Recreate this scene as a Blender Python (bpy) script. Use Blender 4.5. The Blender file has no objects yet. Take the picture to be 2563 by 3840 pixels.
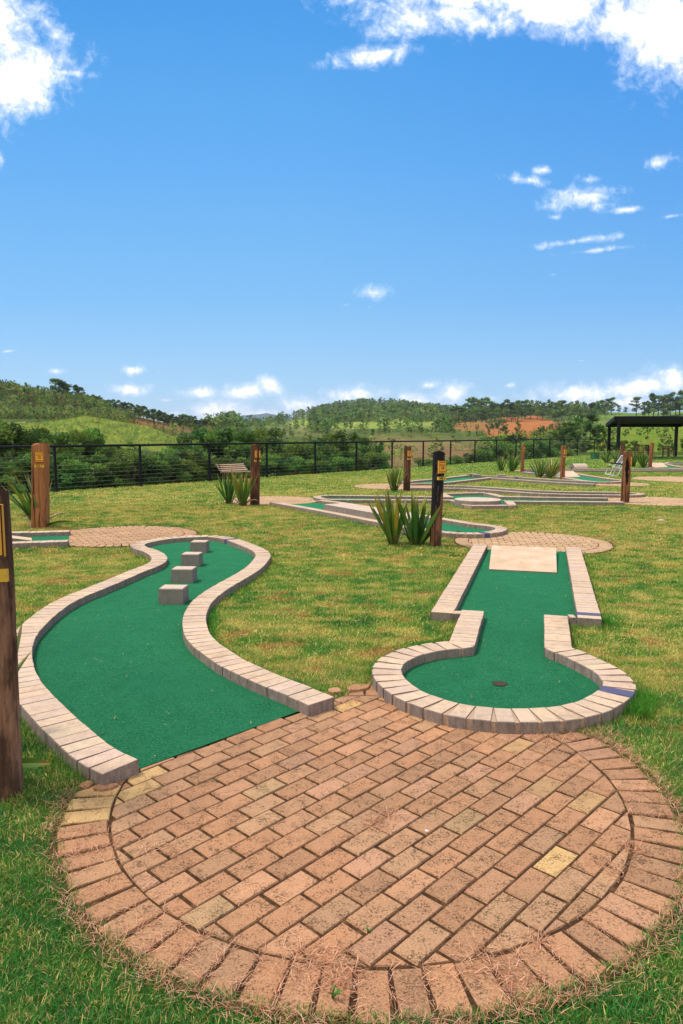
import bpy, bmesh, math, random
import numpy as np
from mathutils import Vector, Matrix

S = bpy.context.scene
COL = S.collection
rng = np.random.default_rng(7)
random.seed(7)
PI = math.pi

# ------------------------------------------------------------------ camera, world, sun
F, PITCH, H = 2674.0, 0.108, 1.65          # focal length in px of a 2563 px wide frame, tilt down, eye height
cam_d = bpy.data.cameras.new('camera')
cam = bpy.data.objects.new('camera', cam_d); COL.objects.link(cam)
cam.location = (0, 0, H); cam.rotation_euler = (PI/2 - PITCH, 0, 0)
cam_d.sensor_fit = 'HORIZONTAL'; cam_d.sensor_width = 36; cam_d.lens = 36*F/2563
cam_d.clip_start = 0.05; cam_d.clip_end = 30000
S.camera = cam
S.view_settings.view_transform = 'Standard'; S.view_settings.look = 'None'
S.view_settings.gamma = 1; S.view_settings.exposure = 0.56
S.cycles.max_bounces = 6; S.cycles.transparent_max_bounces = 6
S.cycles.use_denoising = True

SUN_EL, SUN_AZ = math.radians(64), math.radians(-80)      # azimuth measured from +Y towards +X
sd = bpy.data.lights.new('sun', 'SUN'); sd.energy = 2.9; sd.angle = math.radians(14); sd.color = (1, .90, .76)
sun = bpy.data.objects.new('sun', sd); COL.objects.link(sun)
sdir = Vector((math.sin(SUN_AZ)*math.cos(SUN_EL), math.cos(SUN_AZ)*math.cos(SUN_EL), math.sin(SUN_EL)))
sun.rotation_euler = sdir.to_track_quat('Z', 'Y').to_euler(); sun.location = (0, 0, 30)

# clouds: (cx, cy, half width, half height, tilt in degrees, weight) read in a 1568 px wide frame, turned into sky directions
CLOUDS = [(0,50,75,120,0,1.25),(25,200,125,68,-18,1.4),(150,166,75,15,5,.85),(118,62,70,26,38,.8),(75,15,80,30,0,.7),
 (860,128,118,26,-6,1.0),(905,70,110,40,0,.65),(1000,28,165,52,0,1.15),(1110,55,110,40,0,.8),(1290,20,210,58,0,1.25),(1420,50,150,50,5,1.3),
 (1525,60,90,95,15,1.6),(1060,0,280,38,0,1.1),
 (1340,452,105,34,-5,.85),(1360,410,60,18,0,.6),(1300,440,60,30,-30,.5),(1380,470,60,18,-5,.6),(1512,374,58,24,-10,.65),(1205,412,75,16,5,.6),(1440,480,52,10,-5,.8),(1274,498,26,11,0,.5),
 (1322,553,120,12,-7,.8),(1380,573,125,9,-6,.7),(1270,630,28,5,0,.5),(1545,495,60,8,-7,.75),(1250,390,35,14,0,.55),
 (860,672,48,20,0,.95),(848,705,16,7,0,.4),(795,698,22,8,0,.3),
 (306,849,38,15,0,.85),(128,851,26,11,0,.8),(300,893,56,17,3,.95),(455,901,56,17,-3,1.05),(560,899,62,19,-6,1.1),(620,886,28,23,20,1.05),
 (705,928,90,30,0,.9),(500,940,85,32,0,.95),(820,905,95,26,-4,1.0),(840,925,90,20,0,.85),(985,884,40,15,-4,1.05),(1038,905,55,32,0,1.15),(952,920,46,26,0,1.0),
 (1170,884,20,10,-10,.7),(1120,914,52,14,0,.7),(1335,905,125,28,0,1.05),(1468,887,100,30,-6,1.1),(1545,872,55,30,10,1.1),
 (1250,928,70,18,0,.8),(1420,925,200,22,0,.9),(600,950,140,20,0,.6),(400,948,70,12,0,.5),(1335,827,26,4,0,.4),(0,365,14,26,0,.7),(20,805,40,5,-8,.35),
 (245,850,16,8,0,.3),(365,855,14,7,0,.3),(385,918,30,8,0,.45)]

def sky_dir(x, y):
    x *= 2563/1568; y *= 2563/1568
    u, v = (x-1281.5)/F, -(y-1920)/F
    c, s = math.cos(PITCH), math.sin(PITCH)
    return u/(c+v*s), (-s+v*c)/(c+v*s)

w = bpy.data.worlds.new('World'); S.world = w; w.use_nodes = True
nt = w.node_tree; nt.nodes.clear()
def N(tree, typ, **kw):
    n = tree.nodes.new(typ)
    for k, v in kw.items():
        if k == 'inp':
            for a, b in v.items(): n.inputs[a].default_value = b
        else: setattr(n, k, v)
    return n
L = lambda tree, a, b: tree.links.new(a, b)
def M(tree, op, a, b=None, c=None, clamp=False):
    n = tree.nodes.new('ShaderNodeMath'); n.operation = op; n.use_clamp = clamp
    for i, v in enumerate((a, b, c)):
        if v is None: continue
        if isinstance(v, (int, float)): n.inputs[i].default_value = v
        else: tree.links.new(v, n.inputs[i])
    return n.outputs[0]
def MIX(tree, f, a, b, mode='MIX'):
    n = tree.nodes.new('ShaderNodeMix'); n.data_type = 'RGBA'; n.blend_type = mode
    for k, v in ((0, f), (6, a), (7, b)):
        if isinstance(v, (int, float)): n.inputs[k].default_value = v
        elif isinstance(v, tuple): n.inputs[k].default_value = v if len(v) == 4 else v+(1,)
        else: tree.links.new(v, n.inputs[k])
    return n.outputs[2]
def RAMP(tree, f, stops, interp='LINEAR'):
    n = tree.nodes.new('ShaderNodeValToRGB'); n.color_ramp.interpolation = interp
    e = n.color_ramp.elements
    while len(e) < len(stops): e.new(.5)
    for k, (p, c) in enumerate(stops):
        e[k].position = p; e[k].color = c if len(c) == 4 else tuple(c)+(1,)
    tree.links.new(f, n.inputs[0]); return n.outputs[0]
sky = N(nt, 'ShaderNodeTexSky', sky_type='NISHITA', sun_disc=False, sun_elevation=SUN_EL, sun_rotation=SUN_AZ,
        altitude=800, air_density=1.0, dust_density=.25, ozone_density=2.2)
hs = N(nt, 'ShaderNodeHueSaturation', inp={'Hue': .492, 'Saturation': 1.22, 'Value': .98})
L(nt, sky.outputs[0], hs.inputs['Color'])
tc = N(nt, 'ShaderNodeTexCoord'); sx = N(nt, 'ShaderNodeSeparateXYZ'); L(nt, tc.outputs['Generated'], sx.inputs[0])
ysafe = M(nt, 'MAXIMUM', sx.outputs[1], .02)
cu = M(nt, 'DIVIDE', sx.outputs[0], ysafe); cv = M(nt, 'DIVIDE', sx.outputs[2], ysafe)
uv = N(nt, 'ShaderNodeCombineXYZ'); L(nt, cu, uv.inputs[0]); L(nt, cv, uv.inputs[1])
n1 = N(nt, 'ShaderNodeTexNoise', inp={'Scale': 13., 'Detail': 12., 'Roughness': .66, 'Distortion': .6})
n2 = N(nt, 'ShaderNodeTexNoise', inp={'Scale': 55., 'Detail': 8., 'Roughness': .68, 'Distortion': .5})
for n in (n1, n2): L(nt, uv.outputs[0], n.inputs['Vector'])
acc = None
for (cx, cy, a, b, ang, wt) in CLOUDS:
    u0, v0 = sky_dir(cx, cy); u1, _ = sky_dir(cx+a, cy); _, v1 = sky_dir(cx, cy-b)
    mp = N(nt, 'ShaderNodeMapping', vector_type='TEXTURE')
    mp.inputs['Location'].default_value = (u0, v0, 0); mp.inputs['Rotation'].default_value = (0, 0, -math.radians(ang))
    mp.inputs['Scale'].default_value = (u1-u0, v1-v0, 1)
    L(nt, uv.outputs[0], mp.inputs[0])
    ln = N(nt, 'ShaderNodeVectorMath', operation='LENGTH'); L(nt, mp.outputs[0], ln.inputs[0])
    f = M(nt, 'MULTIPLY_ADD', ln.outputs['Value'], -1.0, wt)
    acc = f if acc is None else M(nt, 'SMOOTH_MAX', acc, f, .18)
nz = M(nt, 'ADD', M(nt, 'MULTIPLY', M(nt, 'SUBTRACT', n1.outputs[0], .5), 2.7), M(nt, 'MULTIPLY', M(nt, 'SUBTRACT', n2.outputs[0], .5), 2.0))
dens = M(nt, 'ADD', acc, nz)
mr = N(nt, 'ShaderNodeMapRange', interpolation_type='SMOOTHSTEP', inp={1: -.22, 2: 1.3}); L(nt, dens, mr.inputs[0])
ccol = RAMP(nt, mr.outputs[0], [(0, (.62, .72, .90)), (.45, (.72, .77, .88)), (.75, (.90, .90, .92)), (1, (1.0, .98, .96))])
skyc = N(nt, 'ShaderNodeVectorMath', operation='SCALE', inp={'Scale': .09}); L(nt, hs.outputs[0], skyc.inputs[0])
tone = RAMP(nt, cv, [(0, (.36, .54, .71)), (.06, (.25, .465, .69)), (.18, (.142, .375, .67)), (.36, (.080, .305, .65)), (.6, (.028, .222, .58))])
tone = MIX(nt, M(nt, 'MULTIPLY', M(nt, 'MULTIPLY_ADD', cu, .8, .05, clamp=True), M(nt, 'MULTIPLY', cv, 2.2, clamp=True)), tone, (.015, .175, .57))
skyt = MIX(nt, .88, skyc.outputs[0], tone)
skym = MIX(nt, mr.outputs[0], skyt, ccol)
# unseen broken cloud overhead and behind the camera, added to whiten ambient light
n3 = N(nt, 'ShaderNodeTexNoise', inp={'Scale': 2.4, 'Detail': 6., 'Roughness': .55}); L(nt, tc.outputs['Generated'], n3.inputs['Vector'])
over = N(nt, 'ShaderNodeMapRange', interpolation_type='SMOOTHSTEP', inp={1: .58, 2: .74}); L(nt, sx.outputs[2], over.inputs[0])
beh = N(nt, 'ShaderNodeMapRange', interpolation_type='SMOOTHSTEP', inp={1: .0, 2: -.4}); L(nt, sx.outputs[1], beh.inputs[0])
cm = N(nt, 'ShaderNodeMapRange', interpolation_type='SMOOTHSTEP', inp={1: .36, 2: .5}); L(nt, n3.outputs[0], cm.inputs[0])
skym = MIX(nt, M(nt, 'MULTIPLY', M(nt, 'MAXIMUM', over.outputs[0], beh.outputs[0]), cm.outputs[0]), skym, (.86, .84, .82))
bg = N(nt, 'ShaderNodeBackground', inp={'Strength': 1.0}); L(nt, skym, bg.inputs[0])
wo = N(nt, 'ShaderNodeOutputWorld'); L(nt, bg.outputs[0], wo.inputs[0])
w.cycles.sampling_method = 'MANUAL'; w.cycles.sample_map_resolution = 512

# ------------------------------------------------------------------ geometry helpers
def G(x, y, z=0.0):
    """point of the level z that the photograph shows at (x, y) of the 2563 px wide frame"""
    u, v = (x-1281.5)/F, -(y-1920)/F
    c, s = math.cos(PITCH), math.sin(PITCH)
    t = (z-H)/(-s+v*c)
    return np.array([u*t, (c+v*s)*t, z])
def ZAT(x, y, Y):
    """height and X of the point at forward distance Y seen at (x, y)"""
    u, v = (x-1281.5)/F, -(y-1920)/F
    c, s = math.cos(PITCH), math.sin(PITCH)
    t = Y/(c+v*s)
    return u*t, H+(-s+v*c)*t
def tag(o, label=None, cat=None, group=None, kind=None):
    for k, v in (('label', label), ('category', cat), ('group', group), ('kind', kind)):
        if v: o[k] = v
    return o
def empty(name, loc, rz=0.0):
    o = bpy.data.objects.new(name, None); COL.objects.link(o)
    o.location = loc; o.rotation_euler[2] = rz; o.empty_display_size = .1
    return o
class MB:
    def __init__(s): s.v = []; s.f = []; s.m = []; s.c = []
    def add(s, verts, faces, mat=0, col=None):
        o = len(s.v); s.v += [tuple(map(float, p)) for p in verts]; s.f += [tuple(i+o for i in f) for f in faces]
        s.m += [mat]*len(faces); s.c += [col or (1, 1, 1, 1)]*len(verts)
    def box(s, c, d, rz=0, mat=0, bev=0.0, col=None, rot=None):
        hx, hy, hz = d[0]/2, d[1]/2, d[2]/2
        R = rot if rot is not None else Matrix.Rotation(rz, 3, 'Z')
        if bev <= 0:
            P = [(x, y, z) for z in (-hz, hz) for x, y in ((-hx, -hy), (hx, -hy), (hx, hy), (-hx, hy))]
            Fc = [(3, 2, 1, 0), (4, 5, 6, 7), (0, 1, 5, 4), (1, 2, 6, 5), (2, 3, 7, 6), (3, 0, 4, 7)]
        else:
            b = bev
            P = []
            for z, i in ((-hz, b), (-hz+b, 0), (hz-b, 0), (hz, b)):
                P += [(-hx+i, -hy+i, z), (hx-i, -hy+i, z), (hx-i, hy-i, z), (-hx+i, hy-i, z)]
            Fc = [(3, 2, 1, 0), (12, 13, 14, 15)]
            for k in range(3):
                for q in range(4): Fc.append((k*4+q, k*4+(q+1) % 4, k*4+4+(q+1) % 4, k*4+4+q))
        s.add([tuple(R @ Vector(p)+Vector(c)) for p in P], Fc, mat, col)
    def prism(s, poly, z0, z1, mat=0, mat_top=None, col=None, bev=0.0):
        """poly: counter-clockwise xy list"""
        n = len(poly); poly = np.array(poly, float)[:, :2]
        if bev > 0:
            cen = poly.mean(0); d = poly-cen; r = np.linalg.norm(d, axis=1, keepdims=True)
            ins = cen+d*(1-bev/np.maximum(r, .02))
            V = [(*p, z0) for p in poly]+[(*p, z1-bev) for p in poly]+[(*p, z1) for p in ins]
            s.add(V, [(i, (i+1) % n, n+(i+1) % n, n+i) for i in range(n)]+[(n+i, n+(i+1) % n, 2*n+(i+1) % n, 2*n+i) for i in range(n)], mat, col)
            s.add([(*p, z1) for p in ins], [tuple(range(n))], mat if mat_top is None else mat_top, col)
        else:
            V = [(*p, z0) for p in poly]+[(*p, z1) for p in poly]
            s.add(V, [(i, (i+1) % n, n+(i+1) % n, n+i) for i in range(n)], mat, col)
            s.add([(*p, z1) for p in poly], [tuple(range(n))], mat if mat_top is None else mat_top, col)
    def tube(s, pts, r, n=8, mat=0, col=None, cap=True):
        pts = [Vector(p) for p in pts]; rs = r if isinstance(r, (list, tuple)) else [r]*len(pts)
        V = []; up = Vector((0, 0, 1))
        for i, p in enumerate(pts):
            d = (pts[min(i+1, len(pts)-1)]-pts[max(i-1, 0)]).normalized()
            a = d.cross(up if abs(d.z) < .95 else Vector((1, 0, 0))).normalized(); b = a.cross(d)
            for k in range(n):
                t = 2*PI*k/n; V.append(p+(a*math.cos(t)+b*math.sin(t))*rs[i])
        Fc = [(i*n+k, (i+1)*n+k, (i+1)*n+(k+1) % n, i*n+(k+1) % n) for i in range(len(pts)-1) for k in range(n)]
        if cap: Fc += [tuple(range(n)), tuple(reversed(range((len(pts)-1)*n, len(pts)*n)))]
        s.add(V, Fc, mat, col)
    def build(s, name, mats, parent=None, smooth=False, origin=None):
        me = bpy.data.meshes.new(name)
        v = s.v
        if origin is not None: v = [(p[0]-origin[0], p[1]-origin[1], p[2]-origin[2]) for p in v]
        me.from_pydata(v, [], s.f)
        for m in (mats if isinstance(mats, (list, tuple)) else [mats]): me.materials.append(m)
        me.polygons.foreach_set('material_index', s.m)
        ca = me.color_attributes.new('tint', 'FLOAT_COLOR', 'POINT'); ca.data.foreach_set('color', np.array(s.c, 'f').ravel())
        if smooth: me.polygons.foreach_set('use_smooth', [True]*len(s.f))
        me.update()
        o = bpy.data.objects.new(name, me); COL.objects.link(o)
        if parent is not None:
            o.parent = parent
        if origin is not None and parent is None: o.location = origin
        return o
def np_mesh(name, V, polys, cols=None, mat=None, parent=None, smooth=False):
    """V (n,3); polys (m,k) int array of equal size faces"""
    me = bpy.data.meshes.new(name); m, k = polys.shape
    me.vertices.add(len(V)); me.vertices.foreach_set('co', np.asarray(V, 'f').ravel())
    me.loops.add(m*k); me.loops.foreach_set('vertex_index', polys.astype('i').ravel())
    me.polygons.add(m); me.polygons.foreach_set('loop_start', np.arange(0, m*k, k, dtype='i'))
    me.polygons.foreach_set('loop_total', np.full(m, k, 'i')) if False else None
    if cols is not None:
        ca = me.color_attributes.new('tint', 'FLOAT_COLOR', 'POINT'); ca.data.foreach_set('color', np.asarray(cols, 'f').ravel())
    if mat is not None:
        for q in (mat if isinstance(mat, (list, tuple)) else [mat]): me.materials.append(q)
    if smooth: me.polygons.foreach_set('use_smooth', np.ones(m, bool))
    me.update(calc_edges=True); me.validate()
    if name is None: return me
    o = bpy.data.objects.new(name, me); COL.objects.link(o)
    if parent is not None: o.parent = parent
    return o
def smooth_path(P, step=.04, closed=False):
    """Catmull-Rom through P, evenly resampled"""
    P = np.array(P, float); n = len(P); out = []
    for i in range(n-1):
        p0 = P[i-1] if i > 0 else 2*P[0]-P[1]; p1, p2 = P[i], P[i+1]; p3 = P[i+2] if i+2 < n else 2*P[-1]-P[-2]
        k = max(3, int(np.linalg.norm(p2-p1)/.02))
        t = np.linspace(0, 1, k, endpoint=False)[:, None]
        out.append(.5*((2*p1)+(-p0+p2)*t+(2*p0-5*p1+4*p2-p3)*t**2+(-p0+3*p1-3*p2+p3)*t**3))
    out.append(P[-1:]); C = np.concatenate(out)
    return resample(C, step)
def resample(C, step):
    C = np.array(C, float); d = np.r_[0, np.cumsum(np.linalg.norm(np.diff(C, axis=0), axis=1))]
    n = max(2, int(round(d[-1]/step))+1); q = np.linspace(0, d[-1], n)
    return np.c_[tuple(np.interp(q, d, C[:, k]) for k in range(C.shape[1]))]
def vnoise(x, y, seed=0, octv=4, scale=1.0):
    """smooth value noise on arrays, about -1..1"""
    r = np.random.default_rng(seed); T = r.uniform(-1, 1, (256, 256)); out = np.zeros_like(x, float); a = 1; tot = 0
    for o in range(octv):
        X = x*scale*2**o+37.3*o; Y = y*scale*2**o+11.7*o
        i = np.floor(X).astype(int); j = np.floor(Y).astype(int); fx = X-i; fy = Y-j
        fx = fx*fx*(3-2*fx); fy = fy*fy*(3-2*fy); g = lambda p, q: T[p % 256, q % 256]
        out += a*((g(i, j)*(1-fx)+g(i+1, j)*fx)*(1-fy)+(g(i, j+1)*(1-fx)+g(i+1, j+1)*fx)*fy); tot += a; a *= .55
    return out/tot*1.6
def in_poly(px, py, poly):
    ins = np.zeros(len(px), bool); poly = np.asarray(poly); n = len(poly)
    for i in range(n):
        x1, y1 = poly[i, :2]; x2, y2 = poly[(i+1) % n, :2]
        if y1 == y2: continue
        c = ((y1 > py) != (y2 > py)) & (px < (x2-x1)*(py-y1)/(y2-y1)+x1); ins ^= c
    return ins

# ------------------------------------------------------------------ materials
def mat(name, base=(.5, .5, .5), rough=.8, spec=.3, build=None, metal=0.0):
    m = bpy.data.materials.new(name); m.use_nodes = True; t = m.node_tree; b = t.nodes['Principled BSDF']
    b.inputs['Base Color'].default_value = (*base, 1); b.inputs['Roughness'].default_value = rough
    b.inputs['Specular IOR Level'].default_value = spec; b.inputs['Metallic'].default_value = metal
    if build: build(t, b)
    return m
def obc(t): return N(t, 'ShaderNodeTexCoord').outputs['Object']
def noise(t, scale, detail=6, rough=.6, vec=None, dist=0.0):
    n = N(t, 'ShaderNodeTexNoise', inp={'Scale': scale, 'Detail': detail, 'Roughness': rough, 'Distortion': dist})
    L(t, vec if vec is not None else obc(t), n.inputs['Vector']); return n.outputs[0]
def bump(t, b, h, dist=.003, strength=1.0):
    n = N(t, 'ShaderNodeBump', inp={'Strength': strength, 'Distance': dist}); L(t, h, n.inputs['Height']); L(t, n.outputs[0], b.inputs['Normal'])
def attr(t, name='tint'): return N(t, 'ShaderNodeAttribute', attribute_name=name).outputs['Color']
def scaled(t, v, sc):
    n = N(t, 'ShaderNodeVectorMath', operation='MULTIPLY'); L(t, v, n.inputs[0]); n.inputs[1].default_value = sc; return n.outputs[0]

def b_paver(t, b):
    o = obc(t); a = attr(t)
    big = noise(t, 7, 5, .6, o); fine = noise(t, 170, 4, .7, o); spot = M(t, 'ADD', noise(t, 130, 5, .8, o), M(t, 'MULTIPLY', M(t, 'SUBTRACT', noise(t, 16, 3, .6, o), .5), .35))
    c = MIX(t, M(t, 'MULTIPLY', big, .9), a, MIX(t, .6, a, (.30, .165, .08)), )
    c = MIX(t, M(t, 'MULTIPLY', RAMP(t, noise(t, 2.3, 5, .6, o), [(.45, (0, 0, 0)), (.7, (1, 1, 1))]), .4), c, (.20, .12, .06))
    c = MIX(t, RAMP(t, fine, [(.35, (0, 0, 0)), (.7, (1, 1, 1))]), MIX(t, .28, c, (.1, .05, .03)), MIX(t, .25, c, (.75, .5, .34)))
    pit = RAMP(t, spot, [(.35, (1, 1, 1)), (.43, (0, 0, 0))])
    c = MIX(t, M(t, 'MULTIPLY', pit, .7), c, (.07, .04, .022))
    moss = M(t, 'MULTIPLY', RAMP(t, noise(t, 3.1, 4, .6, o), [(.5, (0, 0, 0)), (.68, (1, 1, 1))]), RAMP(t, noise(t, 90, 3, .6, o), [(.5, (0, 0, 0)), (.62, (1, 1, 1))]))
    c = MIX(t, M(t, 'MULTIPLY', moss, .55), c, (.09, .075, .03))
    L(t, c, b.inputs['Base Color'])
    bump(t, b, M(t, 'SUBTRACT', fine, M(t, 'MULTIPLY', pit, 1.2)), .0035, .8)
M_PAVER = mat('terracotta_paver', rough=.9, spec=.2, build=b_paver)
def b_soil(t, b):
    o = obc(t); n = noise(t, 25, 8, .7, o); c = RAMP(t, n, [(.3, (.022, .012, .007)), (.5, (.06, .03, .015)), (.7, (.15, .085, .04))])
    L(t, c, b.inputs['Base Color']); bump(t, b, n, .01)
M_SOIL = mat('joint_soil', rough=1, spec=.1, build=b_soil)
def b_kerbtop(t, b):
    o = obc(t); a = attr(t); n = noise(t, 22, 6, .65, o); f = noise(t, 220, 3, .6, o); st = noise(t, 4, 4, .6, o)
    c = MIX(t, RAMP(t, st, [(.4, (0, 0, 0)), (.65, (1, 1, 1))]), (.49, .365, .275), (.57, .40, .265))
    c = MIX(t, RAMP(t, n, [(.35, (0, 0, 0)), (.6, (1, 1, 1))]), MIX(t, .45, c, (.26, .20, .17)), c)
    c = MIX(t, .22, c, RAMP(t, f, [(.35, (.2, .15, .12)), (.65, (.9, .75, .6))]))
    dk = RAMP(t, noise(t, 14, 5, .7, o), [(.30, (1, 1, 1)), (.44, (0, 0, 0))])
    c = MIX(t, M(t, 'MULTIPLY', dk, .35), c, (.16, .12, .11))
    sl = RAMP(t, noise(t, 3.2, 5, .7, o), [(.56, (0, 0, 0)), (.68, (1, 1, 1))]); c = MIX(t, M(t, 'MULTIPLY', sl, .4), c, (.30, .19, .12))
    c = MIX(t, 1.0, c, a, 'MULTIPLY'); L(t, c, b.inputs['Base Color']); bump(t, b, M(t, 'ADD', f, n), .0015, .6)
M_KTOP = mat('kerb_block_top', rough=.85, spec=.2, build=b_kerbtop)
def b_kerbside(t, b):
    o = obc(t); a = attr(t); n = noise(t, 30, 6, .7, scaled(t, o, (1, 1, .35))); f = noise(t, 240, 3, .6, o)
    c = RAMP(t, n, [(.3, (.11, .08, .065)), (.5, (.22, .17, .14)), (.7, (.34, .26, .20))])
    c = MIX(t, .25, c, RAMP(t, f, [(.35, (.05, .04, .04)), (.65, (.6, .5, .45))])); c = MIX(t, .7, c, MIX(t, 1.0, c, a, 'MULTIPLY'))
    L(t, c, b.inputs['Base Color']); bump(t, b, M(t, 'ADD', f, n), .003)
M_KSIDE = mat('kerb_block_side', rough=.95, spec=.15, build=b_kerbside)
def b_mortar(t, b):
    o = obc(t); n = noise(t, 120, 4, .7, o)
    L(t, RAMP(t, n, [(.3, (.26, .18, .13)), (.7, (.50, .36, .25))]), b.inputs['Base Color']); bump(t, b, n, .004)
M_MORTAR = mat('mortar', rough=1, spec=.1, build=b_mortar)
M_BLUE = mat('blue_painted_block', (.045, .06, .20), .6, .4, build=lambda t, b: (L(t, MIX(t, noise(t, 60, 4), (.035, .038, .10), (.10, .095, .17)), b.inputs['Base Color'])))
def b_felt(t, b):
    o = obc(t); f = noise(t, 420, 3, .7, o); m = M(t, 'ADD', M(t, 'MULTIPLY', noise(t, 85, 5, .85, o), .85), M(t, 'MULTIPLY', noise(t, 40, 4, .7, o), .15)); g = noise(t, 5, 5, .65, o); s = noise(t, 1.1, 3, .5, o)
    c = RAMP(t, m, [(.37, (.002, .05, .018)), (.5, (.010, .19, .072)), (.63, (.10, .48, .24))])
    c = MIX(t, M(t, 'MULTIPLY', RAMP(t, g, [(.35, (0, 0, 0)), (.7, (1, 1, 1))]), .6), c, (.035, .30, .13))
    c = MIX(t, M(t, 'MULTIPLY', RAMP(t, s, [(.4, (0, 0, 0)), (.7, (1, 1, 1))]), .35), c, (.008, .15, .075))
    c = MIX(t, .4, c, RAMP(t, f, [(.35, (.001, .03, .012)), (.7, (.05, .30, .14))]))
    fl = RAMP(t, noise(t, 38, 2, .5, o), [(.74, (0, 0, 0)), (.77, (1, 1, 1))])
    c = MIX(t, M(t, 'MULTIPLY', fl, .5), c, (.3, .25, .1))
    L(t, c, b.inputs['Base Color']); bump(t, b, M(t, 'ADD', f, m), .012)
M_FELT = mat('green_putting_felt', rough=.95, spec=.1, build=b_felt)
def b_conc(cols, sc=9):
    def f(t, b):
        o = obc(t); n = noise(t, sc, 7, .65, o, .3); fi = noise(t, 200, 3, .6, o); st = noise(t, 2.5, 4, .7, scaled(t, o, (3, 3, 1)))
        c = RAMP(t, n, [(.3, cols[0]), (.5, cols[1]), (.7, cols[2])]); c = MIX(t, M(t, 'MULTIPLY', RAMP(t, noise(t, 11, 6, .75, o), [(.3, (1, 1, 1)), (.42, (0, 0, 0))]), .35), c, (.20, .15, .11))
        c = MIX(t, .2, c, RAMP(t, fi, [(.35, (.08, .07, .06)), (.65, (.9, .8, .7))])); c = MIX(t, M(t, 'MULTIPLY', RAMP(t, st, [(.5, (0, 0, 0)), (.75, (1, 1, 1))]), .3), c, (.17, .12, .09))
        L(t, c, b.inputs['Base Color']); bump(t, b, M(t, 'ADD', fi, n), .002)
    return f
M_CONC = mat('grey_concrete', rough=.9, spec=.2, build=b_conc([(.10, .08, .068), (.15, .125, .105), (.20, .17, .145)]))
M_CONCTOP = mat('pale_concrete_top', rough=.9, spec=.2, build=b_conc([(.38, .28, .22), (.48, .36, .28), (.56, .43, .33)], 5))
M_RAMP = mat('cream_ramp_concrete', rough=.8, spec=.25, build=b_conc([(.40, .26, .14), (.54, .36, .22), (.60, .45, .33)], 4))
def b_wood(c0, c1, c2, dark=.55, black=.0, scar=False):
    def f(t, b):
        o = obc(t); st = noise(t, 24, 8, .7, scaled(t, o, (1, 1, .07)), .4); cr = noise(t, 15, 3, .55, scaled(t, o, (1, 1, .045)), .2); bl = noise(t, 5.5, 5, .7, scaled(t, o, (1, 1, .35)))
        c = RAMP(t, st, [(.3, c0), (.5, c1), (.72, c2)])
        c = MIX(t, M(t, 'MULTIPLY', RAMP(t, bl, [(dark-.06, (0, 0, 0)), (dark+.06, (1, 1, 1))]), .75), c, (.028, .016, .012))
        crk = RAMP(t, cr, [(.335, (1, 1, 1)), (.375, (0, 0, 0))]); c = MIX(t, M(t, 'MULTIPLY', crk, .9), c, (.012, .006, .004))
        if black > 0:
            sp = N(t, 'ShaderNodeSeparateXYZ'); L(t, o, sp.inputs[0])
            edge = M(t, 'ADD', M(t, 'ADD', sp.outputs[2], M(t, 'MULTIPLY', M(t, 'SUBTRACT', noise(t, 30, 4, .6, scaled(t, o, (1, 1, .12))), .5), .9)), M(t, 'MULTIPLY', sp.outputs[0], -3.4))
            mk = RAMP(t, edge, [(black-.03, (0, 0, 0)), (black+.03, (1, 1, 1))])
            pale = RAMP(t, noise(t, 38, 5, .7, scaled(t, o, (1, 1, .1))), [(.6, (.009, .007, .008)), (.68, (.24, .17, .13))])
            c = MIX(t, mk, c, pale)
        if scar:
            sp = N(t, 'ShaderNodeSeparateXYZ'); L(t, o, sp.inputs[0])
            ex = M(t, 'DIVIDE', M(t, 'ADD', M(t, 'ADD', sp.outputs[0], .01), M(t, 'MULTIPLY', M(t, 'SUBTRACT', noise(t, 9, 4, .7, scaled(t, o, (1, 1, .5))), .5), .12)), .042)
            ez = M(t, 'DIVIDE', M(t, 'SUBTRACT', sp.outputs[2], .78), .36)
            dd = M(t, 'ADD', M(t, 'MULTIPLY', ex, ex), M(t, 'MULTIPLY', ez, ez))
            c = MIX(t, RAMP(t, dd, [(.75, (1, 1, 1)), (1.0, (0, 0, 0))]), c, (.006, .004, .004))
        L(t, c, b.inputs['Base Color']); bump(t, b, M(t, 'SUBTRACT', st, M(t, 'MULTIPLY', crk, 1.5)), .012)
    return f
M_WOOD = mat('reddish_weathered_wood', rough=.85, spec=.2, build=b_wood((.09, .03, .012), (.24, .088, .034), (.36, .155, .07), .62))
M_WOODG = mat('golden_brown_wood', rough=.85, spec=.2, build=b_wood((.13, .045, .016), (.32, .125, .045), (.46, .21, .085), .63))
M_WOODB = mat('dark_stained_wood', rough=.85, spec=.2, build=b_wood((.05, .02, .012), (.14, .055, .028), (.24, .12, .065), .5))
M_WOODK = mat('charred_wood', rough=.8, spec=.25, build=b_wood((.06, .024, .012), (.17, .07, .03), (.27, .14, .07), .56, .50))
M_WOODS = mat('scarred_wood', rough=.85, spec=.2, build=b_wood((.08, .028, .012), (.22, .085, .034), (.33, .145, .065), .56, scar=True))
M_WOODN = mat('grey_brown_weathered_wood', rough=.9, spec=.15, build=b_wood((.07, .034, .018), (.26, .13, .07), (.42, .24, .14), .52))
M_TEAK = mat('bench_wood', (.17, .07, .035), .6, .3, build=lambda t, b: (L(t, RAMP(t, noise(t, 20, 5, .6, scaled(t, obc(t), (.1, 1, 1))), [(.3, (.08, .03, .016)), (.7, (.24, .11, .055))]), b.inputs['Base Color'])))
M_SLAT = mat('pale_bench_slat', (.45, .30, .22), .6, .3, build=lambda t, b: (L(t, RAMP(t, noise(t, 20, 5, .6, scaled(t, obc(t), (.1, 1, 1))), [(.3, (.34, .21, .15)), (.7, (.62, .45, .34))]), b.inputs['Base Color'])))
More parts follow.
